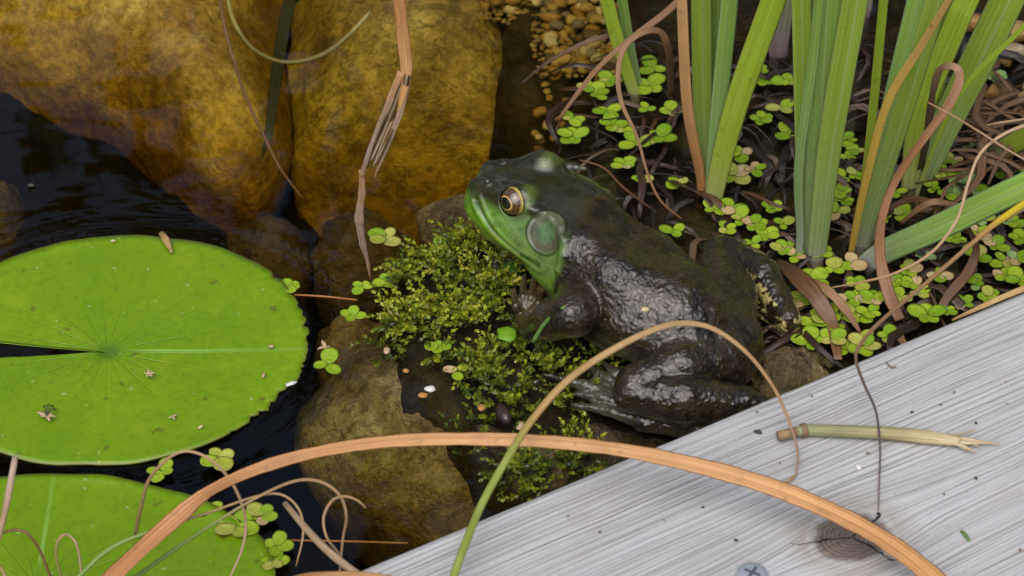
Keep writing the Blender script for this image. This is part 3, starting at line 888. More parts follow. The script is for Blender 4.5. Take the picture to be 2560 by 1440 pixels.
eyd = np.minimum(np.linalg.norm(FV - EYE_C[0], axis=1), np.linalg.norm(FV - EYE_C[1], axis=1))
blend((0.10, 0.15, 0.025), smooth(8.6, 7.0, eyd) * smooth(6.0, 7.0, eyd) * smooth(0.0, -0.5, (U - 0.5) / 8) * 0.7)
blend((0.014, 0.013, 0.009), smooth(6.4, 6.0, eyd))
# throat, belly and hidden sides of the limbs are pale and mottled
pale = smooth(-0.15, -0.55, NRM[:, 2])
blend((0.20, 0.18, 0.09), pale * 0.75)
d_far = dist_line([knee2, ank2], FV)
inner = ((FV - (knee2 + ank2) / 2) @ BN)
blend((0.42, 0.38, 0.14), smooth(10.5, 8.0, d_far) * smooth(0.5, 2.6, inner) * smooth(0.05, 0.28, N2 + 0.15) * smooth(-0.6, 0.0, ((FV - knee2) @ (ank2 - knee2)) / 900 - 0.35) * (NRM[:, 2] < 0.75))
blend((0.015, 0.013, 0.010), smooth(11, 8, d_far) * smooth(0.5, -2, inner) * 0.7)
dsh = ((FV - knee) @ ((ank - knee) / np.linalg.norm(ank - knee)))
legz = smooth(12, 8, dist_line([hip, knee, ank, trs], FV))
blend((0.011, 0.010, 0.009), legz * smooth(0.15, 0.5, np.sin(dsh * 0.42 + N1 * 3)) * 0.6)
dft = np.minimum(dist_line([roots[1], TOES[2]], FV), dist_line([roots[0], TOES[0]], FV))
web = smooth(16, 8, np.linalg.norm((FV - (foot + TOES[1]) / 2) * np.array([0.7, 1, 1]), axis=1)) * (FV[:, 0] < foot[0] + 2) * (FV[:, 2] < 9)
blend((0.075, 0.075, 0.048), web * 0.8)
for r0_, t0_ in zip(roots, TOES):
    blend((0.030, 0.024, 0.017), np.exp(-(dist_line([r0_, t0_], FV) / 1.6) ** 2) * 0.8)
dfi = dist_line([palm, R_(1310, 694, 12.5)], FV)
blend((0.085, 0.06, 0.025), smooth(9, 5, dfi) * 0.6)
blend((0.11, 0.075, 0.02), smooth(8, 3, np.linalg.norm(FV - R_(1365, 712, 18), axis=1)) * 0.7)

q = Nodes('wet frog skin')
o_ = q.obj()
cA = q.attr('skin')
bodyA, smA = q.attr('rough_zone', 'Fac'), None
f1 = q.noise(o_, 900.0, 4.0, 0.6)
v1 = q.voro(o_, 900.0, 'SMOOTH_F1')
mott = q.noise(o_, 160.0, 5.0, 0.65)
c = q.mix(q.ramp(mott, [(0.36, 0.75), (0.56, 0.0)]), cA, q.mix(1.0, cA, (0.42, 0.38, 0.32), 'MULTIPLY'))
c = q.mix(q.ramp(f1, [(0.55, 0.0), (0.72, 0.55)]), c, q.mix(1.0, c, (1.7, 1.6, 1.5), 'MULTIPLY'))
v2 = q.noise(q.mapping(o_, (1, 1, 1)), 330.0, 3.0, 0.6, 0.5)
h = q.math('ADD', q.math('MULTIPLY', q.math('ADD', q.math('SUBTRACT', 1.0, v1), q.math('MULTIPLY', v2, 1.2)), bodyA), q.math('MULTIPLY', f1, 0.2))
rg = q.ramp(mott, [(0.3, 0.28), (0.7, 0.45)])
M_SKIN = q.bsdf(c, rg, q.bump(h, 0.0008, 0.75), spec=0.06, coat=0.95, coat_rough=0.12, coat_normal=q.bump(h, 0.0008, 0.24))
rough_zone = np.clip(0.25 + 0.75 * body + 0.5 * legz, 0, 1) * (1 - 0.6 * face)
fr_base = ORG + np.array([0.045, -0.035, 0.0])
FROG = empty('frog', fr_base)
tag(FROG, 'wet brown bullfrog with green face resting on the moss beside the deck board', 'frog')
skin = link('body', mesh('body', SK / 1000.0 + ORG - fr_base, FQ, M_SKIN, attrs={'skin': colr, 'rough_zone': rough_zone}), FROG)

# eyes
q = Nodes('frog eye')
ex, ey, ez = q.sep(q.obj())                            # local z = gaze, y = up
ax_ = q.math('DIVIDE', q.math('ABSOLUTE', ex), 0.0026); ay_ = q.math('DIVIDE', q.math('ABSOLUTE', ey), 0.0021)
pr = q.math('SQRT', q.math('ADD', q.math('POWER', ax_, 2.0), q.math('POWER', ay_, 2.0)))
rad = q.math('SQRT', q.math('ADD', q.math('POWER', q.math('ABSOLUTE', ex), 2.0), q.math('POWER', q.math('ABSOLUTE', ey), 2.0)))
vein = q.noise(q.obj(), 1400.0, 4.0, 0.7)
iris_c = q.mix(q.ramp(vein, [(0.4, 0.0), (0.62, 1.0)]), (0.022, 0.011, 0.004), (0.13, 0.075, 0.016))
outer = q.ramp(q.math('DIVIDE', rad, 0.0053), [(0.90, 0.0), (0.96, 1.0)])
iris_c = q.mix(outer, iris_c, (0.50, 0.40, 0.09))
c = q.mix(q.ramp(q.math('MULTIPLY', pr, 0.5), [(0.56, 1.0), (0.62, 0.0)]), iris_c, (0.52, 0.30, 0.08))
c = q.mix(q.ramp(q.math('MULTIPLY', pr, 0.5), [(0.47, 1.0), (0.51, 0.0)]), c, (0.002, 0.002, 0.003))
M_EYE = q.bsdf(c, 0.12, spec=0.5, coat=1.0, coat_rough=0.02)
ev, ef = ico(4)
for c_, d_ in zip(EYE_C, EYE_D):
    e = link('eye', mesh('eye', ev * EYE_R / 1000.0, ef, M_EYE), FROG)
    zax = Vector(d_); xax = Vector((0, 0, 1)).cross(zax).normalized(); yax = zax.cross(xax)
    Mx = Matrix((xax, yax, zax)).transposed().to_4x4()
    Mx.translation = Vector((c_ + d_ * 0.75) / 1000.0 + ORG - fr_base)
    e.matrix_local = Mx
# ------------------------------------------------------------------ lily pads
def pad_mat():
    q = Nodes('lily pad')
    o_ = q.obj()
    t, u, r = q.sep(q.attr('tu'))                      # t = distance from the navel 0..1, u = angle / pi
    big = q.noise(o_, 22.0, 3.0, 0.5); fine = q.noise(o_, 420.0, 3.0, 0.6)
    c = q.mix(q.ramp(big, [(0.3, 0.0), (0.7, 1.0)]), (0.125, 0.240, 0.002), (0.172, 0.298, 0.003))
    c = q.mix(q.ramp(fine, [(0.35, 0.5), (0.6, 0.0)]), c, (0.10, 0.20, 0.004))
    md = q.noise(o_, 65.0, 4.0, 0.6)
    c = q.mix(q.ramp(md, [(0.55, 0.0), (0.75, 0.6)]), c, (0.22, 0.31, 0.008))
    # veins that radiate from the navel and fade outwards
    vn = q.math('ABSOLUTE', q.math('SINE', q.math('MULTIPLY', u, 34.0)))
    vm = q.math('MULTIPLY', q.ramp(vn, [(0.0, 1.0), (0.22, 0.0)]), q.ramp(t, [(0.0, 0.9), (0.16, 0.5), (0.5, 0.12), (0.9, 0.0)]))
    c = q.mix(q.math('MULTIPLY', vm, 0.16), c, (0.075, 0.19, 0.012))
    c = q.mix(q.ramp(t, [(0.0, 0.75), (0.12, 0.0)]), c, (0.07, 0.18, 0.015))
    # midrib opposite the notch
    mr = q.math('MULTIPLY', q.math('LESS_THAN', q.math('ABSOLUTE', q.math('MULTIPLY', u, t)), 0.0045), q.ramp(t, [(0.12, 0.0), (0.25, 0.6), (0.9, 0.15)]))
    c = q.mix(mr, c, (0.26, 0.47, 0.10))
    # scattered blemishes
    sp = q.noise(o_, 150.0, 2.0, 0.5); sp2 = q.noise(q.mapping(o_, (1, 1, 1), (3, 5, 0)), 330.0, 1.0, 0.5)
    c = q.mix(q.ramp(sp, [(0.69, 0.0), (0.72, 0.6)]), c, (0.09, 0.07, 0.012))
    c = q.mix(q.ramp(sp2, [(0.755, 0.0), (0.77, 0.6)]), c, (0.30, 0.42, 0.14))
    ed = q.math('ADD', t, q.math('MULTIPLY', q.math('SUBTRACT', q.noise(o_, 60.0, 3.0), 0.5), 0.03))
    c = q.mix(q.ramp(ed, [(0.985, 0.0), (1.0, 0.6)]), c, (0.16, 0.10, 0.03))
    h = q.math('ADD', q.math('MULTIPLY', vm, -0.5), q.math('MULTIPLY', big, 1.2))
    return q.bsdf(c, q.ramp(fine, [(0.3, 0.26), (0.7, 0.4)]), q.bump(h, 0.0016, 0.6), spec=0.45, trans=0.08)
M_PAD = pad_mat()
M_STALK = leaf_mat('green brown stalk', [(0.0, (0.10, 0.11, 0.03)), (1.0, (0.06, 0.05, 0.02))])
def lily(name, centre, a, b, navel, notch_w, rot, label, chew, seed, lift=0.0012, lobes=()):
    """floating leaf: polar sheet about the navel, notch at angle pi (before rot), thin but solid"""
    c = np.array([centre[0], centre[1], 0.0]); nv = np.array([navel[0], navel[1], 0.0])
    na, nr = 320, 22
    angs = np.linspace(-math.pi + notch_w, math.pi - notch_w, na)
    rs_ = np.random.default_rng(seed)
    top, att = [], []
    for j, an in enumerate(angs):
        d = np.array([math.cos(an + rot), math.sin(an + rot)])
        # ray from navel to the ellipse
        ox, oy = (nv[0] - c[0]) / a, (nv[1] - c[1]) / b
        dx, dy = d[0] / a, d[1] / b
        A, B, C = dx * dx + dy * dy, ox * dx + oy * dy, ox * ox + oy * oy - 1
        L = (-B + math.sqrt(B * B - A * C)) / A
        L *= 1 + 0.006 * math.sin(7 * an + seed) + 0.004 * math.sin(13 * an)
        ends = smooth(0, 0.10, math.pi - notch_w - abs(an))
        L *= 0.93 + 0.07 * ends
        if chew and -0.75 < an < 0.65: L *= 1 - 0.016 * rs_.random() ** 4
        for (ca, cw, cdp) in chew:
            L *= 1 - cdp * max(0.0, 1 - abs(an - ca) / cw) ** 0.6 * (0.7 + 0.3 * rs_.random())
        for i in range(nr + 1):
            r = i / nr
            x, y = nv[0] + d[0] * L * r, nv[1] + d[1] * L * r
            z = lift + 0.0008 * fbm(x, y, 18, seed) + 0.0010 * smooth(0.93, 1.0, r) * (0.4 + fbm(x, y, 24, seed + 3)) - 0.0010 * smooth(0.12, 0.0, r)
            for (la, lw, lh) in lobes:
                z += lh * smooth(0.80, 1.0, r) * math.exp(-((an - la) / lw) ** 2)
            top.append((x, y, z)); att.append((r, an / math.pi, 0))
    top = np.array(top); bot = top.copy(); bot[:, 2] -= 0.0007
    n1 = nr + 1; N = len(top)
    F = []
    for j in range(na - 1):
        for i in range(nr):
            q4 = (j * n1 + i, j * n1 + i + 1, (j + 1) * n1 + i + 1, (j + 1) * n1 + i)
            F.append(q4); F.append(tuple(N + k for k in q4[::-1]))
        F.append((j * n1 + nr, N + j * n1 + nr, N + (j + 1) * n1 + nr, (j + 1) * n1 + nr))
    for j in (0, na - 1):
        for i in range(nr):
            F.append((j * n1 + i, N + j * n1 + i, N + j * n1 + i + 1, j * n1 + i + 1))
    root = empty(name, (nv[0], nv[1], 0.0))
    tag(root, label, 'lily pad', 'lily pads')
    link('blade', mesh('blade', np.vstack([top, bot]) - nv, F, M_PAD, attrs={'tu': np.array(att + att)}), root)
    v, f, a_t = sweep([nv + (0, 0, -0.0012), nv + (0.01, 0.004, -0.03), nv + (0.03, 0.02, -0.09), nv + (0.03, 0.05, -0.15)], 0.005, 0.005, n=14)
    link('stalk', mesh('stalk', v - nv, f, M_STALK, attrs=a_t), root)
    return root
n1_ = P(268, 880)
lily('lily_pad', pc, PAD_A, PAD_B, n1_, 0.115, 0.0,
     'whole round green lily pad with its notch and chewed brown rim in full view',
     [(-0.30, 0.05, 0.045), (-0.36, 0.05, 0.06), (-0.43, 0.04, 0.045), (-0.52, 0.03, 0.03), (-0.58, 0.035, 0.035), (-0.10, 0.02, 0.012), (0.17, 0.03, 0.018), (0.31, 0.03, 0.015), (0.45, 0.03, 0.02),
      (0.62, 0.025, 0.025), (0.84, 0.02, 0.01), (0.05, 0.02, 0.012), (0.24, 0.02, 0.014)], 3)
t2_, b2_ = P(60, 1192), P(60, 1780)
c2 = (t2_ + b2_) / 2; n2_ = c2 + np.array([0.004, 0, 0])
lily('lily_pad', c2, P(690, 1480)[0] - c2[0], (t2_[1] - b2_[1]) / 2, n2_, 0.07, 1.6,
     'green lily pad with a curled pale rim, crossed by dry grass curls', [], 11, 0.0012, lobes=[(-1.0, 0.15, 0.0015)])

# ------------------------------------------------------------------ floating rosettes
def rosette_mats():
    out = []
    for nm, c1, c2, rim in (('fresh', (0.20, 0.36, 0.008), (0.36, 0.49, 0.018), (0.12, 0.20, 0.02)), ('yellow', (0.36, 0.42, 0.04), (0.45, 0.46, 0.09), (0.30, 0.24, 0.08)),
                            ('faded', (0.50, 0.36, 0.15), (0.56, 0.44, 0.22), (0.30, 0.18, 0.07)), ('pale', (0.22, 0.36, 0.09), (0.33, 0.46, 0.17), (0.20, 0.28, 0.10))):
        q = Nodes('floating leaf ' + nm)
        t, u, _ = q.sep(q.attr('tu'))
        r = q.rand()
        n_ = q.noise(q.n('TexCoord').outputs['Object'], 3.0, 4.0, 0.6)
        c = q.mix(r, c1, c2)
        c = q.mix(q.ramp(t, [(0.80, 0.0), (0.98, 0.6)]), c, rim)
        c = q.mix(q.ramp(n_, [(0.62, 0.0), (0.72, 0.6)]), c, (0.20, 0.13, 0.04))
        c = q.mix(q.ramp(q.math('ABSOLUTE', u), [(0.0, 0.35), (0.10, 0.0)]), c, q.mix(1.0, c, (0.6, 0.7, 0.5), 'MULTIPLY'))
        out.append(q.bsdf(c, 0.38, q.bump(n_, 0.15, 0.3), spec=0.4, trans=0.15))
    return out
ROS = rosette_mats()
def leaflet(mat, k):
    """oval leaf, attached at the origin and reaching to x = 2; unit size, slightly cupped, solid"""
    na, nr = 18, 4
    V, A = [(1.0, 0, 0.02)], [(0, 0, 0)]
    for i in range(1, nr + 1):
        for j in range(na):
            an = 2 * math.pi * j / na
            r = i / nr
            wx = 1.0 + 0.05 * math.sin(2 * an + k) ; wy = (0.80 + 0.07 * (k % 3)) * (1 + 0.06 * math.cos(an))
            x, y = 1 + math.cos(an) * r * wx, math.sin(an) * r * wy
            V.append((x, y, 0.02 + 0.10 * r * r + 0.07 * abs(y) - 0.03)); A.append((r, y, 0))
    n = len(V)
    V += [(x, y, z - 0.10) for x, y, z in V]; A += A
    F = [(0, 1 + j, 1 + (j + 1) % na) for j in range(na)]
    for i in range(nr - 1):
        for j in range(na):
            F.append((1 + i * na + j, 1 + (i + 1) * na + j, 1 + (i + 1) * na + (j + 1) % na, 1 + i * na + (j + 1) % na))
    F += [tuple(n + q_ for q_ in f[::-1]) for f in F]
    b = 1 + (nr - 1) * na
    F += [(b + j, n + b + j, n + b + (j + 1) % na, b + (j + 1) % na) for j in range(na)]
    return mesh('leaflet', V, F, mat, attrs={'tu': np.array(A)})
LEAFLETS = [[leaflet(m_, k) for k in range(3)] for m_ in ROS]
def rosette(px, py, n, rpx, label, group, kinds=(0.78, 0.14, 0.08, 0.0), z=None):
    zz = random.uniform(0.0008, 0.0022) if z is None else z
    root = empty('floating_plant', P(px, py, zz), random.uniform(0, 6.28))
    seen = []
    a0 = random.uniform(0, 6.28)
    for k in range(n):
        kind = random.choices(range(4), kinds)[0]
        seen.append(kind)
        o = link('leaf', random.choice(LEAFLETS[kind]), root)
        s = PXM(rpx) * random.uniform(0.75, 1.3)
        o.scale = (s, s, s)
        o.rotation_euler = (random.uniform(-.12, .12), random.uniform(-0.26, 0.02), a0 + 2 * math.pi * (k + random.uniform(-.16, .16)) / n)
        o.location = (random.uniform(-.0003, .0003), random.uniform(-.0003, .0003), 0.0002 * k)
    if label.startswith('@'):
        nt = seen.count(2); ny = seen.count(1); npl = seen.count(3)
        look = 'a tan leaf' if nt == 1 else 'tan leaves' if nt else 'a yellow leaf' if ny == 1 else 'yellow leaves' if ny else 'pale leaves' if npl else 'lime leaves'
        label = {2: 'two', 3: 'three', 4: 'four', 5: 'five'}[n] + '-leaved floating plant with ' + look + label[1:]
    tag(root, label, 'floating plant', group)
G1, G2, G3, G4, G5, G6 = ('floating plants behind the frog', 'floating plants among the iris clumps', 'floating plants along the deck board', 'floating plants around the leaning leaf',
                      'floating plants at the lily pads', 'floating plants at the moss')
L1 = '@ in the bay behind the frog\'s head'
L2 = '@ between the iris bases'
L3 = '@ between the frog\'s far leg and the deck board'
L4 = '@ around the leaning green leaf'
pos1 = [(1472, 220), (1525, 205), (1495, 240), (1430, 300), (1432, 342), (1515, 280), (1528, 312), (1562, 322), (1582, 357), (1617, 272), (1680, 280), (1562, 415), (1600, 450), (1695, 457), (1685, 578)]
for p in pos1: rosette(*p, random.choice((3, 4, 4, 5)), random.uniform(15, 20), L1, G1)
rosette(1647, 345, 5, 23, 'largest round-leaved floating plant between the frog\'s far eye and the first tall iris clump', None)
rosette(1630, 170, 3, 25, 'dark green floating plant with big leaves beside the short iris shoots', None, (1, 0, 0, 0))
rosette(1625, 215, 4, 24, 'dark green floating plant, second of two beside the short iris shoots', None, (1, 0, 0, 0))
pos2 = [(1850, 385), (1890, 425), (1787, 525), (1855, 548), (1888, 562), (1935, 522), (1960, 560), (1917, 590), (1960, 625), (1910, 205), (1900, 175), (1955, 270), (1960, 205), (2120, 350), (2137, 377),
        (2100, 445), (2104, 480), (2095, 530), (2200, 468), (2230, 440), (2200, 545), (2255, 537), (2240, 350), (1905, 300), (2120, 395), (1830, 520), (1820, 575), (1880, 610), (2110, 500), (2140, 440), (1990, 640), (2240, 480)]
for p in pos2: rosette(*p, random.choice((3, 4, 4, 5)), random.uniform(14, 18), L2, G2)
rosette(1838, 440, 4, 21, 'floating plant with yellowing tan-spotted leaves beside the first tall iris clump', None, (0.3, 0.5, 0.2, 0))
rosette(1970, 335, 3, 26, 'floating plant with two large glossy leaves against the second tall iris clump', None, (1, 0, 0, 0))
pos3 = [(2053, 632), (2081, 672), (2128, 660), (2033, 703), (2139, 710), (2081, 750), (2139, 746), (2114, 783), (2175, 783), (1991, 757), (2031, 810), (2089, 824), (2146, 846), (2217, 840), (2081, 850),
        (2116, 875), (2024, 857), (2183, 750), (2150, 800), (2060, 790), (2160, 868)]
for p in pos3: rosette(*p, random.choice((3, 4, 4, 4, 5)), random.uniform(15, 20), L3, G3)
pos4 = [(2237, 707), (2251, 743), (2280, 714), (2298, 730), (2370, 779), (2439, 710), (2511, 692), (2471, 743), (2511, 655), (2489, 615), (2446, 584), (2551, 600), (2549, 650), (2273, 678), (2349, 432),
        (2380, 402), (2367, 487), (2457, 544), (2500, 430), (2530, 425), (2550, 700), (2440, 640), (2390, 600), (2350, 690), (2410, 760), (2530, 560), (2330, 470), (2480, 490)]
for p in pos4: rosette(*p, random.choice((3, 4, 4, 5)), random.uniform(14, 19), L4, G4, (0.7, 0.14, 0.08, 0.08))
rosette(2320, 790, 5, 21, 'lone bright floating plant in dark water against the deck board', None)
rosette(2495, 197, 5, 17, 'pale floating plant alone on the wet bank near the brown pebbles', None, (0.2, 0, 0, 0.8))
rosette(2403, 450, 4, 27, 'pale broad-leaved floating plant with a yellowing spot below the drooping iris leaves', None, (0.2, 0.1, 0, 0.7))
rosette(2415, 478, 5, 23, 'pale green floating plant crowded behind the leaning leaf', None, (0.2, 0, 0, 0.8))
rosette(2415, 366, 4, 16, 'pale upright floating sprig on brown litter', None, (0, 0, 0, 1))
rosette(2309, 640, 5, 15, 'whitish green sprig floating under the leaning leaf', None, (0, 0, 0, 1))
L5 = 'small floating plant beside the curled rim of a lily pad'
for p, n, r, lb in (((404, 1180), 4, 17, 'floating plant at the lower rim of the whole lily pad under a dry loop'), ((547, 1147), 4, 20, 'floating plant with plump leaves tucked against the whole lily pad beside the orange blade'),
                    ((520, 1270), 3, 19, 'floating plant half hidden by the wide orange blade'), ((594, 1320), 5, 24, 'big-leaved floating plant with one yellow leaf beside the second lily pad'),
                    ((656, 1292), 5, 17, 'floating plant with small leaves beyond the big-leaved yellowing one'), ((695, 1366), 4, 16, 'floating plant touching the sunken orange thread'),
                    ((684, 1407), 5, 17, 'floating plant with browning leaves beside the broken straw'), ((726, 719), 5, 14, 'floating plant at the end of the thin orange thread by the whole lily pad'),
                    ((818, 911), 3, 18, 'three-leaved floating plant in dark water off the pad\'s midrib end'), ((882, 790), 4, 15, 'floating plant with a pale dry bud between pad and moss')):
    rosette(*p, n, r, lb, G5, (0.7, 0.25, 0.05, 0))
for p, n, r, lb in (((962, 596), 4, 24, 'four-leaved floating plant beneath the hanging torn leaf'), ((907, 719), 4, 14, 'small floating plant at the tip of the hanging torn leaf'), ((965, 706), 4, 17, 'floating plant on the moss edge beside the torn leaf tip'),
                    ((1107, 618), 4, 17, 'floating plant stranded on the far edge of the moss')):
    rosette(*p, n, r, lb, G6)
rosette(1145, 928, 3, 14, 'tiny floating plant stranded on the lower edge of the moss', G6, z=0.006)
rosette(1095, 868, 4, 13, 'tiny dark floating plant caught in the middle of the moss', G6, (1, 0, 0, 0), z=0.009)

# ------------------------------------------------------------------ iris clumps
IRIS = [(0.0, (0.16, 0.09, 0.08)), (0.04, (0.36, 0.28, 0.28)), (0.11, (0.48, 0.48, 0.38)), (0.22, (0.38, 0.51, 0.19)), (0.42, (0.36, 0.52, 0.07)), (1.0, (0.38, 0.55, 0.035))]
IRIS_T = [(0.0, (0.16, 0.09, 0.10)), (0.04, (0.38, 0.32, 0.36)), (0.12, (0.46, 0.50, 0.42)), (0.28, (0.34, 0.50, 0.19)), (0.5, (0.32, 0.51, 0.11)), (1.0, (0.32, 0.53, 0.05))]
IRIS_O = [(0.0, (0.17, 0.10, 0.06)), (0.05, (0.42, 0.34, 0.22)), (0.15, (0.50, 0.50, 0.22)), (0.30, (0.42, 0.54, 0.06)), (1.0, (0.35, 0.54, 0.015))]
M_IRIS = leaf_mat('iris leaf', IRIS, 0.35, 9.0, 0.36, 0.36, 0.12, edge=(0.42, 0.52, 0.16), rib=0.55, blotch=0.18)
M_IRIST = leaf_mat('iris leaf bluish', IRIS_T, 0.4, 9.0, 0.36, 0.42, 0.12, edge=(0.36, 0.50, 0.24), rib=0.5, blotch=0.15)
M_IRISO = leaf_mat('iris leaf yellowing', IRIS_O, 0.35, 9.0, 0.38, 0.42, 0.2, edge=(0.36, 0.40, 0.08), blotch=0.25)
M_PURP = leaf_mat('iris sheath', [(0.0, (0.09, 0.05, 0.06)), (0.2, (0.20, 0.14, 0.15)), (0.5, (0.22, 0.22, 0.14)), (1.0, (0.20, 0.30, 0.06))], 0.5, 9.0, 0.4, 0.15, 0.3)
M_TAN = leaf_mat('dry tan blade', [(0.0, (0.30, 0.17, 0.05)), (0.5, (0.52, 0.36, 0.14)), (1.0, (0.46, 0.28, 0.12))], 0.5, 9.0, 0.5, 0.15, 0.5, blotch=0.3)
M_YTAN = leaf_mat('yellow dying blade', [(0.0, (0.36, 0.19, 0.04)), (0.25, (0.52, 0.34, 0.05)), (0.6, (0.56, 0.38, 0.07)), (1.0, (0.42, 0.24, 0.09))], 0.45, 9.0, 0.5, 0.15, 0.4, blotch=0.4)
M_DEAD = leaf_mat('dead brown blade', [(0.0, (0.26, 0.12, 0.035)), (0.3, (0.42, 0.21, 0.07)), (0.7, (0.52, 0.30, 0.12)), (1.0, (0.50, 0.28, 0.12))], 0.55, 10.0, 0.55, 0.12, 0.5, blotch=0.35)
M_DARKDEAD = leaf_mat('wet dead blade', [(0.0, (0.050, 0.024, 0.010)), (0.4, (0.12, 0.058, 0.022)), (1.0, (0.17, 0.09, 0.04))], 0.7, 10.0, 0.35, 0.0, 0.7, spec=0.4)
M_BROWN = leaf_mat('brown curled blade', [(0.0, (0.17, 0.085, 0.035)), (0.5, (0.27, 0.15, 0.07)), (1.0, (0.19, 0.10, 0.045))], 0.55, 10.0, 0.5, 0.05, 0.5, blotch=0.3)
def iris(base, label, leaves, group='iris clumps'):
    b = P(*base, 0.0)
    root = empty('iris_clump', (b[0], b[1], -0.004))
    tag(root, label, 'iris', group)
    for k, (pts, w_, mat, nm, dy, tw) in enumerate(leaves):
        y0 = b[1] + dy * 0.001
        pp = [PY(x, y, y0 + 0.006 * i * (0.4 if dy >= 0 else -0.4)) for i, (x, y) in enumerate(pts)]
        bot_ = pp[0].copy(); bot_[2] = -0.007
        d = pp[-1] - pp[-2]; d /= np.linalg.norm(d)
        tall = nm != 'dead_leaf'
        ext = [pp[-1] + d * 0.07, pp[-1] + d * 0.16 + np.array([0.008, 0.006, 0])] if tall else [pp[-1] + d * 0.05]
        W = PXM(w_)
        ws = [W * 0.62, W * 0.70, W * 0.82, W * 0.93, W, W, W * 0.98, W * 0.9, W * 0.65, W * 0.08]
        v, f, a = sweep([bot_] + pp + ext, ws, [W * 0.28, W * 0.2, W * 0.13, W * 0.1, W * 0.08, W * 0.06, W * 0.02], n=44, hint=(0.15 * (k % 3 - 1), -1, 0.25), twist=[tw * 0.3, tw, tw * 1.2], ring=12)
        o = link(nm, mesh(nm, v - np.array(root.location), f, mat, attrs=a), root)
        if nm == 'dead_leaf': o['label'] = 'dead orange-brown leaf'
    return root
iris((1580, 240), 'short pair of narrow iris shoots beside the dark green floating plants', [
    ([(1585, 235), (1552, 130), (1508, -30)], 40, M_IRISO, 'leaf', 0, 0.1), ([(1598, 235), (1575, 120), (1550, -30)], 30, M_IRIST, 'leaf', 5, 0.3)])
iris((1775, 478), 'iris clump with one dead orange leaf and a leaning yellow-green leaf', [
    ([(1766, 470), (1756, 250), (1752, -30)], 52, M_IRIS, 'leaf', 0, 0.15), ([(1778, 465), (1786, 220), (1796, -30)], 40, M_IRIST, 'leaf', 6, 0.1),
    ([(1780, 468), (1800, 250), (1828, -30)], 48, M_IRIST, 'leaf', -3, -0.25), ([(1788, 474), (1842, 260), (1945, -30)], 62, M_IRISO, 'leaf', -6, 0.1),
    ([(1752, 445), (1718, 260), (1703, -30)], 30, M_DEAD, 'dead_leaf', -2, 0.4)])
iris((2030, 618), 'largest iris clump with broad pale-based leaves behind the frog\'s far leg', [
    ([(2012, 612), (2010, 330), (2003, -30)], 48, M_IRIS, 'leaf', 2, -0.2), ([(2035, 612), (2050, 330), (2072, -30)], 70, M_IRIST, 'leaf', -4, 0.05), ([(2046, 600), (2080, 330), (2143, -30)], 62, M_IRIS, 'leaf', -7, 0.2),
    ([(2000, 590), (1996, 420), (2030, 160), (2050, -30)], 26, M_IRIST, 'leaf', -6, 0.5), ([(2022, 605), (2030, 300), (2040, -30)], 40, M_IRIST, 'leaf', 7, 0.0)])
iris((2150, 602), 'iris clump edged by one long yellow-tan dying leaf', [
    ([(2160, 585), (2225, 330), (2312, -30)], 72, M_IRIST, 'leaf', 2, 0.1), ([(2165, 570), (2250, 300), (2352, -30)], 56, M_IRIS, 'leaf', -3, -0.15), ([(2150, 560), (2180, 300), (2212, -30)], 24, M_IRISO, 'leaf', 4, 0.1),
    ([(2132, 608), (2170, 430), (2222, 250), (2312, 100)], 22, M_YTAN, 'dead_leaf', -8, 0.3)])
iris((2283, 468), 'iris clump with wide fanned leaves beside the bent dead leaf', [
    ([(2275, 465), (2300, 290), (2390, 60), (2430, -30)], 62, M_IRISO, 'leaf', 0, 0.1), ([(2300, 455), (2375, 290), (2460, 120), (2532, -30)], 88, M_IRIS, 'leaf', 5, 0.2), ([(2292, 460), (2330, 250), (2372, -30)], 60, M_IRIS, 'leaf', 9, 0.1),
    ([(2300, 462), (2400, 235), (2560, 65)], 14, M_IRISO, 'leaf', -5, 0.3)])
iris((1948, 140), 'purple-sheathed iris shoot standing behind the other clumps', [([(1945, 132), (1950, 60), (1962, -30)], 66, M_PURP, 'leaf', 0, 0.1)])
iris((2165, 40), 'distant iris shoot with a pale sheath at the back of the bed', [([(2160, 30), (2165, -30)], 46, M_PURP, 'leaf', 0, 0.1)])
def leanleaf(pts, w_, mat, label, cat='leaf', name='leaning_leaf', th=0.10, **kw):
    pp = [P(x, y, z / 1000) for x, y, z in pts]
    W = PXM(w_)
    return blade(name, pp, [W * 0.75, W * 0.95, W, W, W * 0.95] if kw.pop('full', True) else [W, W], W * th, mat, None, label, cat, n=kw.pop('n', 30), **kw)
leanleaf([(2150, 672, -3), (2220, 625, 9), (2360, 562, 28), (2560, 465, 52), (2760, 380, 66)], 66, M_IRIST, 'long green leaf leaning low over the floating plants towards the bank', hint=(0.2, -0.6, 0.8))
leanleaf([(2470, 395, 2), (2560, 345, 22), (2680, 290, 45)], 60, M_IRISO, 'short green leaf stub rising from brown litter', hint=(0.2, -0.6, 0.8))
leanleaf([(2490, 480, 20), (2560, 440, 40), (2660, 400, 55)], 40, M_IRIS, 'green leaf tip overhanging the leaning leaf', hint=(0.1, -0.6, 0.8))

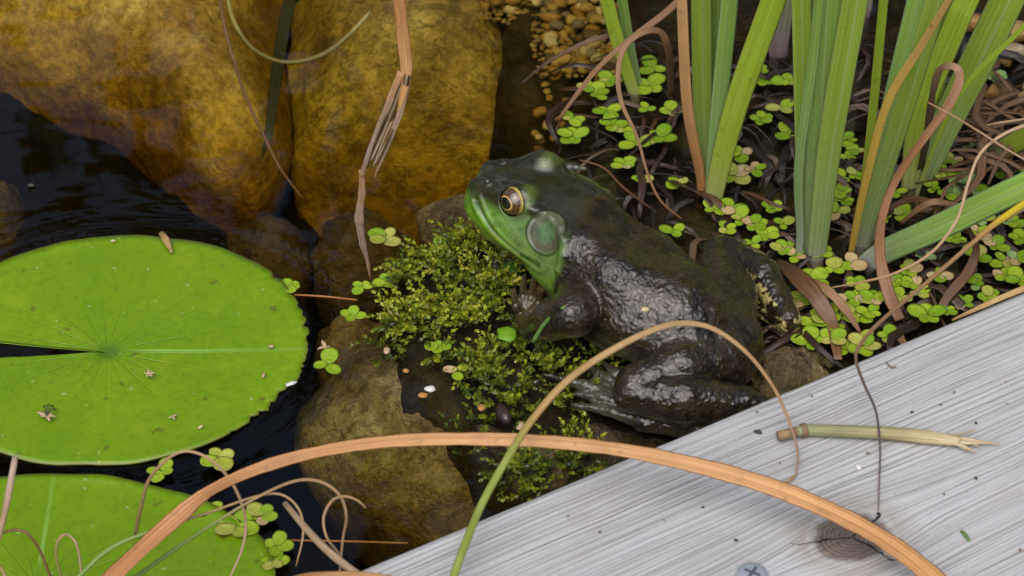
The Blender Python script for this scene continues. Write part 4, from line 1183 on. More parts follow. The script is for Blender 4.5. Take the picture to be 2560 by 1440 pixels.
# ------------------------------------------------------------------ dry blades and stems, each its own thing
def dry(name, pts, w_, mat, label, cat='grass blade', th=0.25, n=40, **kw):
    pp = [P(x, y, z / 1000) for x, y, z in pts]
    W = np.array(w_, float) if not np.isscalar(w_) else np.full(2, float(w_))
    W = PXM(W) * 0.8
    return blade(name, pp, list(W), list(np.maximum(W * th, 0.00035)), mat, None, label, cat, n=n, **kw)
M_ORANGE = leaf_mat('orange dry blade', [(0.0, (0.52, 0.22, 0.07)), (0.3, (0.62, 0.31, 0.12)), (0.6, (0.72, 0.40, 0.17)), (1.0, (0.74, 0.39, 0.14))], 0.75, 9.0, 0.5, 0.15, 0.5, edge=(0.42, 0.18, 0.06), blotch=0.3)
M_STEM = leaf_mat('green tan stem', [(0.0, (0.20, 0.26, 0.03)), (0.22, (0.22, 0.27, 0.04)), (0.30, (0.36, 0.22, 0.07)), (0.42, (0.50, 0.33, 0.15)), (0.8, (0.34, 0.20, 0.09)), (1.0, (0.32, 0.23, 0.17))], 0.4, 6.0, 0.45, 0.1, 0.4)
M_CURL = leaf_mat('dry curl', [(0.0, (0.34, 0.22, 0.10)), (0.4, (0.42, 0.27, 0.14)), (1.0, (0.48, 0.34, 0.22))], 0.5, 5.0, 0.5, 0.1, 0.6)
M_CURLG = leaf_mat('green to dry curl', [(0.0, (0.16, 0.28, 0.05)), (0.22, (0.22, 0.30, 0.07)), (0.34, (0.40, 0.26, 0.12)), (1.0, (0.44, 0.28, 0.15))], 0.4, 5.0, 0.5, 0.1, 0.5)
M_STRAW = leaf_mat('broken straw', [(0.0, (0.44, 0.32, 0.20)), (0.5, (0.40, 0.27, 0.16)), (1.0, (0.46, 0.36, 0.27))], 0.7, 6.0, 0.55, 0.05, 0.6, blotch=0.3)
M_THREAD = leaf_mat('rust thread', [(0.0, (0.30, 0.12, 0.03)), (1.0, (0.36, 0.15, 0.04))], 0.3, 4.0, 0.4, 0.0, 0.3)
M_DKSTEM = leaf_mat('thin dark stem', [(0.0, (0.07, 0.045, 0.04)), (0.5, (0.06, 0.045, 0.045)), (1.0, (0.24, 0.19, 0.16))], 0.3, 4.0, 0.4, 0.0, 0.4)
dry('dry_grass', [(230, 1500, 30), (300, 1425, 38), (430, 1305, 46), (540, 1218, 52), (720, 1148, 58), (950, 1106, 62), (1200, 1098, 64), (1450, 1112, 64), (1680, 1150, 62), (1920, 1215, 59), (2120, 1300, 57), (2260, 1385, 55), (2370, 1480, 52)],
    [56, 54, 48, 30, 33, 36, 36, 38, 44, 48, 52, 56, 60], M_ORANGE, 'long wide orange blade arching over the water and the deck board', n=90, fold=0.12, th=0.10, hint=(0.1, -0.5, 0.85), twist=[0.3, 0.5, -0.7, 0.25, -0.05, 0.2, 0.0, 0.25, 0.1], wob=0.07)
dry('bowed_grass', [(1125, 1470, 48), (1150, 1395, 55), (1200, 1270, 60), (1260, 1160, 70), (1330, 1050, 75), (1420, 950, 80), (1530, 875, 80), (1640, 822, 78), (1715, 808, 75), (1790, 825, 72), (1870, 885, 66), (1935, 970, 58), (1975, 1060, 52), (1994, 1130, 48), (1990, 1188, 46.3)],
    [21, 21, 21, 20, 20, 20, 19, 18, 16, 14, 12, 10, 8, 7, 6], M_STEM, 'green-to-tan stem bowing over the frog\'s hind leg and ending on the deck', 'grass stem', n=90, th=0.6, ring=8)
dry('grass_curl', [(1990, 1187, 46), (1975, 1200, 46), (1940, 1215, 48), (1910, 1228, 58)], [8, 7, 5], M_CURL, 'hair-thin curl with its coil resting by the orange blade on the deck', n=20, th=0.8, ring=6)
M_STRAWO = leaf_mat('weathered strip', [(0.0, (0.52, 0.27, 0.12)), (0.35, (0.40, 0.27, 0.18)), (0.7, (0.34, 0.25, 0.19)), (1.0, (0.42, 0.24, 0.13))], 0.9, 6.0, 0.55, 0.1, 0.7, blotch=0.6)
# torn hanging leaf: stalk, frayed middle, tip strip
def torn():
    y0 = P(926, 697, 0.0)[1]
    top_ = [PY(990, -60, y0), PY(1000, 20, y0), PY(1010, 110, y0), PY(1016, 170, y0), PY(1010, 225, y0), PY(992, 290, y0)]
    root = empty('torn_leaf', (P(925, 690)[0], P(925, 690)[1], 0.0))
    tag(root, 'dead orange leaf hanging torn into strips down to the water before the ochre boulder', 'leaf')
    org = np.array(root.location)
    def part(nm, pts, w_, mat, **kw):
        v, f, a = sweep(pts, list(PXM(np.array(w_, float))), 0.0006, n=26, **kw)
        link(nm, mesh(nm, v - org, f, mat, attrs=a), root)
    part('stalk', top_, [26, 28, 30, 31, 20, 5], M_ORANGE, fold=0.15)
    fy = lambda x, y, k: PY(x, y, y0 - 0.0006 * k)
    part('strip', [fy(1003, 180, 0), fy(968, 265, 1), fy(936, 340, 0), fy(913, 410, 2), fy(905, 440, 3)], [20, 14, 11, 13, 10], M_STRAWO, wob=0.15)
    part('strip', [fy(1020, 180, 1), fy(1012, 245, 0), fy(986, 320, 2), fy(957, 390, 1), fy(934, 447, 0)], [18, 13, 15, 12, 3], M_STRAWO, wob=0.2)
    for k in range(8):
        j = lambda: random.uniform(-3, 3)
        part('fibre', [fy(1004 + 2.5 * k + j(), 190, k - 3), fy(974 + 4.8 * k + j(), 265, 2 - k), fy(943 + 5 * k + j(), 335, k - 4), fy(918 + 3.2 * k + j(), 410 + 4 * j(), 1)], [5, 7, 6, 3], (M_STRAW, M_DARKDEAD, M_STRAW)[k % 3], ring=6)
    part('strip', [fy(905, 425, 1), fy(905, 480, 2), fy(898, 540, 2), fy(905, 600, 2), fy(918, 650, 1), P(926, 697, 0.0005)], [15, 17, 22, 18, 10, 4], M_STRAWO, wob=0.2)
    part('fibre', [fy(900, 500, -3), fy(908, 545, -4), fy(912, 590, -3)], [6, 10, 4], M_DARKDEAD, ring=5)
torn()
# curls by the lily pads
dry('grass_curl', [(338, 1338, 4), (352, 1270, 22), (372, 1200, 36), (420, 1146, 46), (470, 1128, 50), (530, 1152, 48), (585, 1215, 40), (614, 1300, 30), (604, 1375, 24), (572, 1450, 18)], [13, 12, 10, 9, 8, 8, 9, 8, 7, 6], M_CURL,
    'dry loop arching from the second lily pad over the rim of the whole one', n=50, th=0.5, ring=7)
dry('grass_curl', [(160, 1480, 30), (270, 1375, 36), (400, 1320, 40), (520, 1282, 42), (640, 1241, 44), (705, 1237, 44), (748, 1275, 40), (758, 1335, 34), (740, 1416, 26)], [14, 12, 9, 7, 7, 7, 7, 6, 3], M_CURLG,
    'thin dry blade crossing the orange blade and hooking down by the straw', n=50, th=0.5, ring=7)
dry('grass_curl', [(300, 1470, 30), (420, 1385, 34), (520, 1318, 38), (640, 1245, 44), (735, 1203, 48), (800, 1204, 48), (848, 1237, 44), (866, 1290, 38), (857, 1350, 30), (848, 1450, 20)], [13, 12, 9, 8, 9, 9, 9, 8, 7, 6], M_CURLG,
    'tall dry hook curving over to the end of the broken straw', n=50, th=0.5, ring=7)
dry('grass_curl', [(915, 1270, 50), (893, 1251, 50), (862, 1241, 48), (830, 1252, 44), (809, 1295, 38), (818, 1345, 32), (848, 1385, 26), (852, 1410, 22)], [3, 6, 8, 8, 8, 7, 6, 5], M_CURL, 'small open dry loop with a pointed tip beside the deck edge', n=36, th=0.6, ring=7)
dry('straw', [(-25, 1420, 30), (5, 1310, 34), (22, 1230, 38), (38, 1143, 42)], [16, 17, 20, 17], M_STRAW, 'pale broken straw standing over both lily pads', 'straw', th=0.7, n=16)
dry('grass_curl', [(-20, 1345, 20), (25, 1326, 26), (62, 1330, 26), (95, 1368, 20), (130, 1450, 8)], [7, 8, 8, 8, 8], M_BROWN, 'brown curl drooping across the second lily pad beside the straw', n=26, th=0.5, ring=6)
dry('grass_curl', [(157, 1460, 6), (140, 1385, 18), (150, 1345, 24), (172, 1338, 24), (195, 1372, 20), (206, 1460, 8)], [6, 7, 7, 7, 7, 7], M_CURL, 'narrow upright dry loop standing on the second lily pad', n=30, th=0.5, ring=6)
dry('grass_curl', [(-20, 1405, 20), (5, 1425, 20), (20, 1460, 20)], [8, 9, 9], M_CURL, 'short dry curl at the root of the broken straw', n=12, th=0.5, ring=6)
dry('straw', [(712, 1258, 26), (780, 1338, 30), (840, 1395, 34), (900, 1440, 38), (960, 1480, 42)], [16, 20, 22, 20, 18], M_STRAW, 'stout brown broken straw leaning out from the deck corner', 'straw', th=0.7, n=20)
dry('straw', [(720, 1452, 38), (780, 1441, 44), (900, 1437, 49), (1000, 1447, 52)], [18, 22, 18, 10], M_DEAD, 'reddish dry blade lying across the corner of the deck board', 'straw', th=0.4, n=20)
dry('root_thread', [(600, 1350, -6), (800, 1352, -8), (1020, 1358, -8)], [7, 7, 6], M_THREAD, 'rust-coloured root thread under water beside the deck edge', 'root', n=16, th=0.9, ring=6)
dry('root_thread', [(735, 737, 0.6), (810, 741, 0.5), (893, 750, 0.3)], [6, 6, 5], M_THREAD, 'thin rust thread floating between the whole lily pad and the moss', 'root', n=14, th=0.9, ring=6)
# submerged stems over the boulders
M_SUBM = leaf_mat('submerged stem', [(0.0, (0.26, 0.22, 0.05)), (0.5, (0.20, 0.17, 0.035)), (1.0, (0.34, 0.28, 0.09))], 0.3, 5.0, 0.5, 0.0, 0.4)
M_LEAFREFL = leaf_mat('leaf reflection', [(0.0, (0.03, 0.03, 0.006)), (1.0, (0.02, 0.022, 0.005))], 0.3, 5.0, 0.5, 0.0, 0.4)
dry('sunken_grass', [(560, -60, 4), (580, 40, 1), (620, 110, -2), (680, 148, -3), (740, 155, -3), (810, 135, -2), (870, 90, -1), (925, 30, 2)], [16, 17, 16, 15, 16, 18, 16, 12], M_SUBM, 'yellow stem sagging in a bow between the two large boulders', 'stem', n=40, th=0.8, ring=7)
dry('sunken_grass', [(540, -60, 4), (565, 80, 1), (610, 230, -2), (655, 330, -6), (700, 420, -14), (760, 500, -22)], [12, 12, 12, 11, 10, 8], M_BROWN, 'thin brown stem running down between the two large boulders', 'stem', n=30, th=0.8, ring=7)
dry('leaf_reflection', [(745, -80, -12), (712, 60, -14), (690, 200, -16), (672, 330, -22), (655, 400, -30)], [50, 48, 44, 30, 4], M_LEAFREFL, 'dark olive strip under water standing in for a reflected leaf between the two boulders', 'leaf', n=30, th=0.06, fold=0.1)  # strip modelled for a leaf's reflection on the water
for pts in ([(480, 60, 0), (500, 170, -3), (450, 260, -5)], [(420, 400, -2), (385, 520, -3), (380, 560, -4)]):
    pass
# brown blades around the short shoots
dry('dead_leaf', [(1300, 212, 1), (1370, 155, 12), (1450, 112, 20), (1530, 88, 22), (1610, 90, 14)], [8, 14, 18, 20, 12], M_DARKDEAD, 'dark red-brown blade reaching from the shoots over the pebbles', n=30, th=0.2)
dry('dead_leaf', [(1395, 300, 1), (1450, 225, 12), (1505, 160, 22), (1580, 95, 32), (1660, 35, 38), (1720, -20, 42)], [10, 16, 18, 22, 26, 26], M_BROWN, 'tan-brown blade slanting past the short iris shoots', n=30, th=0.2)
dry('dead_leaf', [(1705, 548, 1), (1650, 500, 8), (1618, 430, 16), (1592, 340, 26), (1555, 260, 34), (1545, 190, 42), (1560, 120, 50), (1605, 82, 54), (1650, 80, 52), (1672, 130, 42), (1678, 240, 12)], [6, 8, 9, 10, 14, 18, 20, 22, 24, 26, 20], M_BROWN,
    'grey-brown blade bent in a hook above the dark green floating plants', n=60, th=0.25)
dry('dead_leaf', [(1640, 530, 2), (1560, 470, 3), (1510, 420, 3), (1450, 400, 2)], [8, 8, 7, 5], M_DARKDEAD, 'thin dark stem lying in the water behind the frog\'s eyes', n=20, th=0.5)
# right-hand blades
dry('dead_leaf', [(2250, 800, 2), (2222, 735, 6), (2200, 640, 16), (2205, 545, 30), (2240, 450, 44), (2300, 360, 60), (2370, 265, 76), (2398, 200, 86), (2388, 168, 90), (2350, 175, 86), (2330, 240, 70), (2318, 330, 40), (2300, 430, 6)],
    [34, 42, 36, 26, 24, 24, 30, 28, 24, 22, 24, 28, 26], leaf_mat('dead reddish leaf', [(0.0, (0.20, 0.10, 0.05)), (0.15, (0.36, 0.18, 0.09)), (0.4, (0.34, 0.16, 0.07)), (0.6, (0.46, 0.26, 0.14)), (0.75, (0.30, 0.18, 0.11)), (1.0, (0.10, 0.06, 0.04))], 0.8, 9.0, 0.5, 0.1, 0.6, blotch=0.4), 'broad dead leaf bent over double beside the fanned iris leaves', n=80, th=0.12, fold=0.1, wob=0.08)
dry('grass_curl', [(2078, 719, 30), (2150, 706, 34), (2240, 682, 40), (2330, 630, 48), (2392, 550, 56), (2420, 460, 62), (2450, 385, 66), (2510, 335, 68), (2600, 300, 66)], [4, 7, 9, 10, 10, 10, 10, 11, 12], M_CURL, 'long thin curl with a pale point sweeping over the floating plants', n=60, th=0.6, ring=7)
dry('bowed_grass', [(2196, 1275, 45.6), (2198, 1200, 46.5), (2200, 1120, 48), (2190, 1030, 52), (2160, 960, 56), (2140, 900, 58), (2150, 862, 60), (2200, 805, 62), (2330, 695, 64), (2440, 600, 66), (2500, 550, 68), (2620, 470, 70)],
    [4, 5, 6, 7, 8, 9, 10, 12, 13, 14, 20, 26], leaf_mat('stem dark to yellow', [(0.0, (0.26, 0.20, 0.17)), (0.12, (0.16, 0.11, 0.09)), (0.3, (0.06, 0.045, 0.042)), (0.45, (0.14, 0.085, 0.05)), (0.8, (0.34, 0.20, 0.08)), (0.88, (0.42, 0.24, 0.05)), (0.92, (0.56, 0.42, 0.02)), (1.0, (0.5, 0.42, 0.02))], 0.3, 5.0, 0.45, 0.05, 0.4),
    'thin stem falling from a yellow end over the floating plants onto the deck', 'grass stem', n=80, th=0.7, ring=7)
dry('grass_curl', [(2318, 255, 80), (2380, 288, 78), (2450, 330, 72), (2520, 375, 66), (2600, 420, 60)], [5, 7, 7, 7, 7], M_CURL, 'straight hair-thin dry blade crossing in front of the bent dead leaf', n=24, th=0.6, ring=6)
dry('grass_curl', [(2465, 313, 60), (2510, 305, 62), (2600, 292, 64)], [5, 7, 7], M_CURL, 'short hair-thin dry blade over the brown litter', n=14, th=0.6, ring=6)
dry('dead_leaf', [(2470, 575, 30), (2520, 545, 36), (2600, 500, 44)], [5, 9, 12], M_STRAW, 'short grey blade under the yellow stem end', n=14, th=0.5)
dry('dead_leaf', [(2380, 800, 46), (2450, 768, 47), (2530, 733, 47), (2640, 690, 48)], [6, 14, 18, 18], M_TAN, 'ochre blade lying along the far edge of the deck board', n=20, th=0.3)
dry('dead_leaf', [(1940, 650, 2), (1990, 690, 8), (2040, 745, 8), (2080, 810, 3), (2095, 900, 2)], [20, 60, 56, 40, 26], M_DARKDEAD, 'wet dark brown leaf lying beside the frog\'s far leg', n=24, th=0.06, fold=0.2, wob=0.1)
dry('dead_leaf', [(2000, 690, 6), (2060, 720, 9), (2110, 770, 6), (2150, 830, 2)], [12, 30, 28, 10], M_BROWN, 'folded brown strip among the floating plants by the deck', n=24, th=0.1, fold=0.3, wob=0.1)
dry('dead_leaf', [(2230, 820, 1), (2260, 860, 3), (2275, 900, 2)], [30, 22, 12], M_BROWN, 'frayed brown end of a leaf sinking by the deck edge', n=16, th=0.15, fold=0.2, wob=0.15)
dry('dead_leaf', [(2420, 570, 10), (2440, 620, 12), (2420, 680, 8), (2370, 740, 4), (2350, 780, 1)], [16, 24, 34, 30, 26], M_DARKDEAD, 'dark reddish leaf curling under the leaning green leaf', n=24, th=0.1, fold=0.2, wob=0.1)
dry('dead_leaf', [(2190, 540, 4), (2270, 500, 12), (2330, 510, 16), (2360, 545, 8)], [14, 22, 24, 10], M_DARKDEAD, 'wet arched dark blade between iris clump and leaning leaf', n=24, th=0.15, fold=0.2)
dry('dead_leaf', [(2250, 560, 4), (2300, 520, 14), (2340, 505, 18), (2400, 515, 14)], [10, 20, 22, 14], M_BROWN, 'brown arched blade against the leaning green leaf', n=24, th=0.15, fold=0.2)

# wet litter: tangled dark strips nobody could count
def tangle(name, n, region, mats, label, zr, lenr, wr, inside=None):
    VV, FF, AA, off = [], [], [], 0
    k = 0
    while k < n:
        px, py = random.uniform(region[0], region[2]), random.uniform(region[1], region[3])
        if inside is not None and not inside(px, py): continue
        k += 1
        a = random.uniform(0, math.pi); L = random.uniform(*lenr)
        p0 = P(px, py, random.uniform(*zr))
        d = np.array([math.cos(a), math.sin(a), 0])
        s_ = np.array([-d[1], d[0], 0])
        pts = [p0 - d * L * .5 + (0, 0, -0.003), p0 - d * L * .2 + s_ * random.gauss(0, L * .12) + (0, 0, random.uniform(0, .003)), p0 + d * L * .2 + s_ * random.gauss(0, L * .12) + (0, 0, random.uniform(0, .003)), p0 + d * L * .5 + (0, 0, -0.003)]
        W = random.uniform(*wr)
        v, f, at = sweep(pts, [W * .4, W, W, W * .3], max(0.0003, W * 0.12), n=9, ring=6, hint=(random.gauss(0, .3), random.gauss(0, .3), 1), fold=random.uniform(-.2, .4))
        VV.append(v); FF += [tuple(i + off for i in x) for x in f]; AA.append(at['tu']); off += len(v)
    o = obj(name, np.vstack(VV), FF, mats, attrs={'tu': np.vstack(AA)})
    tag(o, label, 'litter', kind='stuff')
    return o
q = Nodes('wet litter')
t_, u_, r_ = q.sep(q.attr('tu'))
st = q.noise(q.comb(q.math('MULTIPLY', u_, 5.0), q.math('MULTIPLY', t_, 2.0), q.math('MULTIPLY', r_, 60.0)), 1.0, 2.0)
c = q.ramp(r_, [(0.0, (0.022, 0.013, 0.008)), (0.35, (0.03, 0.016, 0.009)), (0.7, (0.07, 0.035, 0.018)), (0.9, (0.12, 0.065, 0.03)), (1.0, (0.18, 0.12, 0.07))])
M_LITTER = q.bsdf(q.mix(q.math('MULTIPLY', st, 0.6), c, q.mix(1.0, c, (0.4, 0.4, 0.4), 'MULTIPLY')), 0.14, q.bump(st, 0.0008, 0.7), spec=0.7)
def shelf_in(px, py):
    p = P(px, py)
    if float(sdist(SHELF, np.array([p[0]]), np.array([p[1]]))[0]) < 0.002: return False
    return (py < 1.13 * px - 1150 and px > 1400) or px > 1900
M_LITB = leaf_mat('dry litter', [(0.0, (0.11, 0.055, 0.025)), (0.5, (0.19, 0.105, 0.05)), (1.0, (0.12, 0.065, 0.03))], 0.7, 8.0, 0.6, 0.0, 0.5)
tangle('leaf_litter', 400, (1380, 100, 2700, 930), M_LITTER, 'wet dark leaf litter and roots between the plants', (-0.004, 0.001), (0.010, 0.040), (0.0008, 0.0045), shelf_in)
tangle('dry_litter', 46, (2440, 250, 2640, 420), M_LITB, 'matted brown dead stems on the bank behind the leaning leaf', (0.002, 0.012), (0.03, 0.08), (0.0015, 0.004))

# ------------------------------------------------------------------ moss
q = Nodes('moss')
t_, u_, r_ = q.sep(q.attr('tu'))
c = q.ramp(r_, [(0.0, (0.06, 0.10, 0.015)), (0.35, (0.18, 0.24, 0.018)), (0.7, (0.36, 0.40, 0.025)), (1.0, (0.52, 0.52, 0.05))])
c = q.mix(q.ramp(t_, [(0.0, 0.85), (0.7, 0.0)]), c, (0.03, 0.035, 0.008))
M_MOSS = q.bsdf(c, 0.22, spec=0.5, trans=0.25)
def moss_patch(poly, n, dmin, base_tone, label):
    mv_, mf_, ma_ = [], [], []
    mlo, mhi = poly.min(0), poly.max(0)
    cnt = 0
    hk = np.array(P(1230, 760)[:2])
    while cnt < n:
        x, y = random.uniform(mlo[0], mhi[0]), random.uniform(mlo[1], mhi[1])
        s_ = float(sdist(poly, np.array([x]), np.array([y]))[0])
        dens = mnoise.noise(Vector((x * 70, y * 70, 2.0)))
        if s_ < -0.001 or random.random() > 0.35 + smooth(0, 0.012, s_) * 0.65 or dens < dmin: continue
        if P(1275, 800)[0] < x < P(1490, 800)[0] and P(1290, 870)[1] < y < P(1290, 640)[1] and random.random() < 0.85: continue
        cnt += 1
        z = float(mound(np.array([x]), np.array([y]))[0]) * 0.6 - 0.007 + random.uniform(0.0, 0.005) + smooth(0, .012, s_) * 0.004
        a = random.uniform(0, 2 * math.pi); lean = random.uniform(0.5, 1.45)
        d = np.array([math.cos(a) * math.sin(lean), math.sin(a) * math.sin(lean), math.cos(lean)])
        L = random.uniform(0.004, 0.0125)
        base = np.array([x, y, z])
        tone = min(1.0, max(0.0, random.gauss(base_tone + 0.7 * dens, 0.26)))
        side = np.cross(d, [0, 0, 1]); side /= np.linalg.norm(side) + 1e-9
        oth = np.cross(d, side)
        nl = 13
        for k in range(nl):
            f = (k + 1) / nl
            p = base + d * L * f
            phi = k * 2.4
            out = side * math.cos(phi) + oth * math.sin(phi) * 0.6
            tip = p + out * (0.0021 * (1.1 - 0.5 * f)) + d * 0.0017
            wv_ = np.cross(out, d); wv_ /= np.linalg.norm(wv_) + 1e-9
            hw = 0.00068
            i0 = len(mv_)
            mid = p * 0.5 + tip * 0.5 + d * 0.0002
            mv_ += [p, mid + wv_ * hw, tip, mid - wv_ * hw]
            mf_ += [(i0, i0 + 1, i0 + 2), (i0, i0 + 2, i0 + 3)]
            ma_ += [(f * 0.6, 0, tone), (f * 0.8, 0, tone), (min(1, f + 0.3), 0, min(1, tone + 0.12)), (f * 0.8, 0, tone)]
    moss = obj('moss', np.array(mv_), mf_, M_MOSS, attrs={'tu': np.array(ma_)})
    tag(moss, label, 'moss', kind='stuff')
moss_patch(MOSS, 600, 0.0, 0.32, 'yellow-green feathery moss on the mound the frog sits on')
moss_patch(px_poly([(1080, 1020), (1250, 1060), (1420, 1075), (1530, 1110), (1450, 1200), (1250, 1230), (1170, 1120)]), 110, 0.0, 0.12, 'sparse dark drowned moss between the mound and the deck board')

# ------------------------------------------------------------------ small things
def bit(name, pos, r, shape, mat, label, cat, seed, rz=0.0, group=None):
    v = IV.copy()
    for i in range(len(v)):
        v[i] *= 1 + 0.35 * mnoise.noise(Vector(v[i] * 1.6 + seed * 3.1))
    o = link(name, mesh(name, v * np.array(shape) * r, IF, mat))
    o.location = pos; o.rotation_euler = (0, 0, rz)
    tag(o, label, cat, group)
    return o
def plain(name, col, rough=0.6, tr=0.0):
    q = Nodes(name); n_ = q.noise(q.obj(), 900.0, 3.0)
    return q.bsdf(q.mix(n_, col, tuple(x * 0.55 for x in col)), rough, trans=tr)
M_PETAL = plain('dry petal', (0.58, 0.42, 0.24), 0.6, 0.1); M_CREAM = plain('cream seed', (0.62, 0.52, 0.26)); M_DKBIT = plain('dark crumb', (0.035, 0.033, 0.03)); M_BARK = plain('wet bark', (0.05, 0.03, 0.03), 0.25)
M_WHITE = plain('white crumb', (0.75, 0.73, 0.68)); M_ORNG = plain('orange scale', (0.5, 0.24, 0.06)); M_GREENB = plain('bright green leaf', (0.20, 0.42, 0.015), 0.35, 0.2)
M_GRASSY = plain('green grass bit', (0.13, 0.24, 0.05), 0.4, 0.1); M_BROWNB = plain('brown crumb', (0.22, 0.14, 0.07))
def flower(px, py, z, s0, label, legs=0):
    root = empty('dry_flower', P(px, py, z)); tag(root, label, 'dry flower')
    for k in range(5):
        a = k * 1.25 + random.uniform(-.6, .6); s = s0 * random.uniform(0.45, 1.15)
        v, f, at = sweep([(0, 0, 0.0004), (math.cos(a) * s * .5, math.sin(a) * s * .5, s * .35), (math.cos(a) * s, math.sin(a) * s, s * random.uniform(0, .5))], [s * .25, s * .5, s * .1], s * .08, n=7, ring=6, hint=(0, 0, 1))
        link('petal', mesh('petal', v, f, M_PETAL, attrs=at), root)
    s = s0
    for k in range(legs):
        a = 0.6 + k * 0.5
        v, f, at = sweep([(0, 0, .0005), (math.cos(a) * s * .6, math.sin(a) * s * 1.0, s * .6), (math.cos(a) * s * 1.0, math.sin(a) * s * 1.5, s * .1), (math.cos(a) * s * .5, math.sin(a) * s * 1.9, s * .05)], 0.0003, 0.0003, n=12, ring=5)
        link('filament', mesh('filament', v, f, M_DKBIT, attrs=at), root)
flower(117, 1043, 0.0024, 0.0036, 'dried flower with dark curled threads on the whole lily pad', 4)
flower(371, 938, 0.0022, 0.0026, 'pale dried petal cluster near the navel of the whole lily pad')
flower(433, 1043, 0.0022, 0.0017, 'small tan petal scrap on the whole lily pad')
flower(815, 872, 0.0012, 0.0036, 'pinkish dried bud floating at the midrib end of the pad')
bit('seed_scrap', P(502, 1067, .0022), 0.0011, (1, .6, .4), M_CREAM, 'cream scrap on the lower half of the whole lily pad', 'scrap', 1, 0.8)
bit('seed_scrap', P(728, 959, .0022), 0.0016, (1.4, .5, .3), M_WHITE, 'whitish scrap at the chewed rim of the whole lily pad', 'scrap', 2, 0.5)
bit('seed_scrap', P(283, 602, .0022), 0.0009, (1, .7, .5), M_CREAM, 'cream scrap on the far rim of the whole lily pad', 'scrap', 3)
bit('seed_scrap', P(659, 938, .0022), 0.0008, (.7, 1.5, .4), M_PETAL, 'tan sliver on the whole lily pad near its chewed rim', 'scrap', 4)
bit('seed_scrap', P(678, 866, .0022), 0.0010, (1.1, .8, .3), M_PETAL, 'brown fleck beside the end of the pad\'s midrib', 'scrap', 5)
dry('twig_scrap', [(402, 582, 2.5), (415, 600, 3.5), (430, 632, 2.5)], [18, 26, 8], M_TAN, 'folded tan scrap lying over the far rim of the whole lily pad', 'scrap', n=10, th=0.5)
bit('seed_scrap', P(1015, 927, .001), 0.0012, (1, .8, .5), M_ORNG, 'orange seed at the lower end of the moss', 'seed', 6)
bit('seed_scrap', P(1075, 972, .001), 0.0018, (1.1, .9, .4), M_WHITE, 'white seed beside an orange one below the moss', 'seed', 7)
bit('seed_scrap', P(1057, 988, .001), 0.0016, (1.1, .8, .4), M_ORNG, 'orange seed beside a white one below the moss', 'seed', 8)
bit('seed_scrap', P(967, 877, .001), 0.0018, (.7, 1.1, .4), M_PETAL, 'pinkish seed husk at the edge of the moss', 'seed', 9)
bit('seed_scrap', P(1300, 1065, .002), 0.0020, (.8, 1.1, .4), M_PETAL, 'pale pink leaf scrap below the frog\'s toes', 'scrap', 10)
bit('seed_scrap', P(1205, 1018, .003), 0.0016, (1, 1, .4), M_ORNG, 'brown leaf scrap above the slug-shaped bark', 'scrap', 11)
bit('bark_piece', P(1258, 1035, .003), 0.0042, (.55, 1.25, .5), M_BARK, 'wet dark slug-shaped bark piece below the moss', 'bark', 12, 0.35)
bit('bark_piece', P(1238, 660, .008), 0.0040, (.45, 1.0, .6), M_DKBIT, 'black charred fragment on the moss under the frog\'s jaw', 'bark', 13, 0.1)
bit('green_leaf', P(1268, 835, .013), 0.0042, (.85, 1.0, .22), M_GREENB, 'single bright green leaf on the moss before the frog\'s hand', 'leaf', 14, 0.3)
bit('green_leaf', P(1280, 668, .010), 0.0045, (1.0, .9, .3), plain('clover green', (0.06, 0.16, 0.015), 0.4, .2), 'dark green lobed leaf on the moss under the frog\'s jaw', 'leaf', 15, 0.9)
bit('seed_scrap', P(1613, 773, .040), 0.0014, (1, .8, .35), M_CREAM, 'cream fleck stuck on the frog\'s flank', 'scrap', 16)
dry('grass_bit', [(1332, 855, 20), (1365, 805, 28), (1412, 766, 36)], [13, 13, 9], M_GRASSY, 'short green grass bit lying across the frog\'s forearm', 'grass bit', n=12, th=0.8, ring=8)
bit('dead_insect', P(78, 463, .0008), 0.0013, (1.2, .7, .5), M_DKBIT, 'tiny dark insect on the open water beyond the notch of the whole pad', 'insect', 17)
M_PALESTRAW = leaf_mat('pale straw fibre', [(0.0, (0.55, 0.46, 0.26)), (0.6, (0.62, 0.52, 0.32)), (1.0, (0.50, 0.36, 0.20))], 0.7, 6.0, 0.6, 0.1, 0.4)
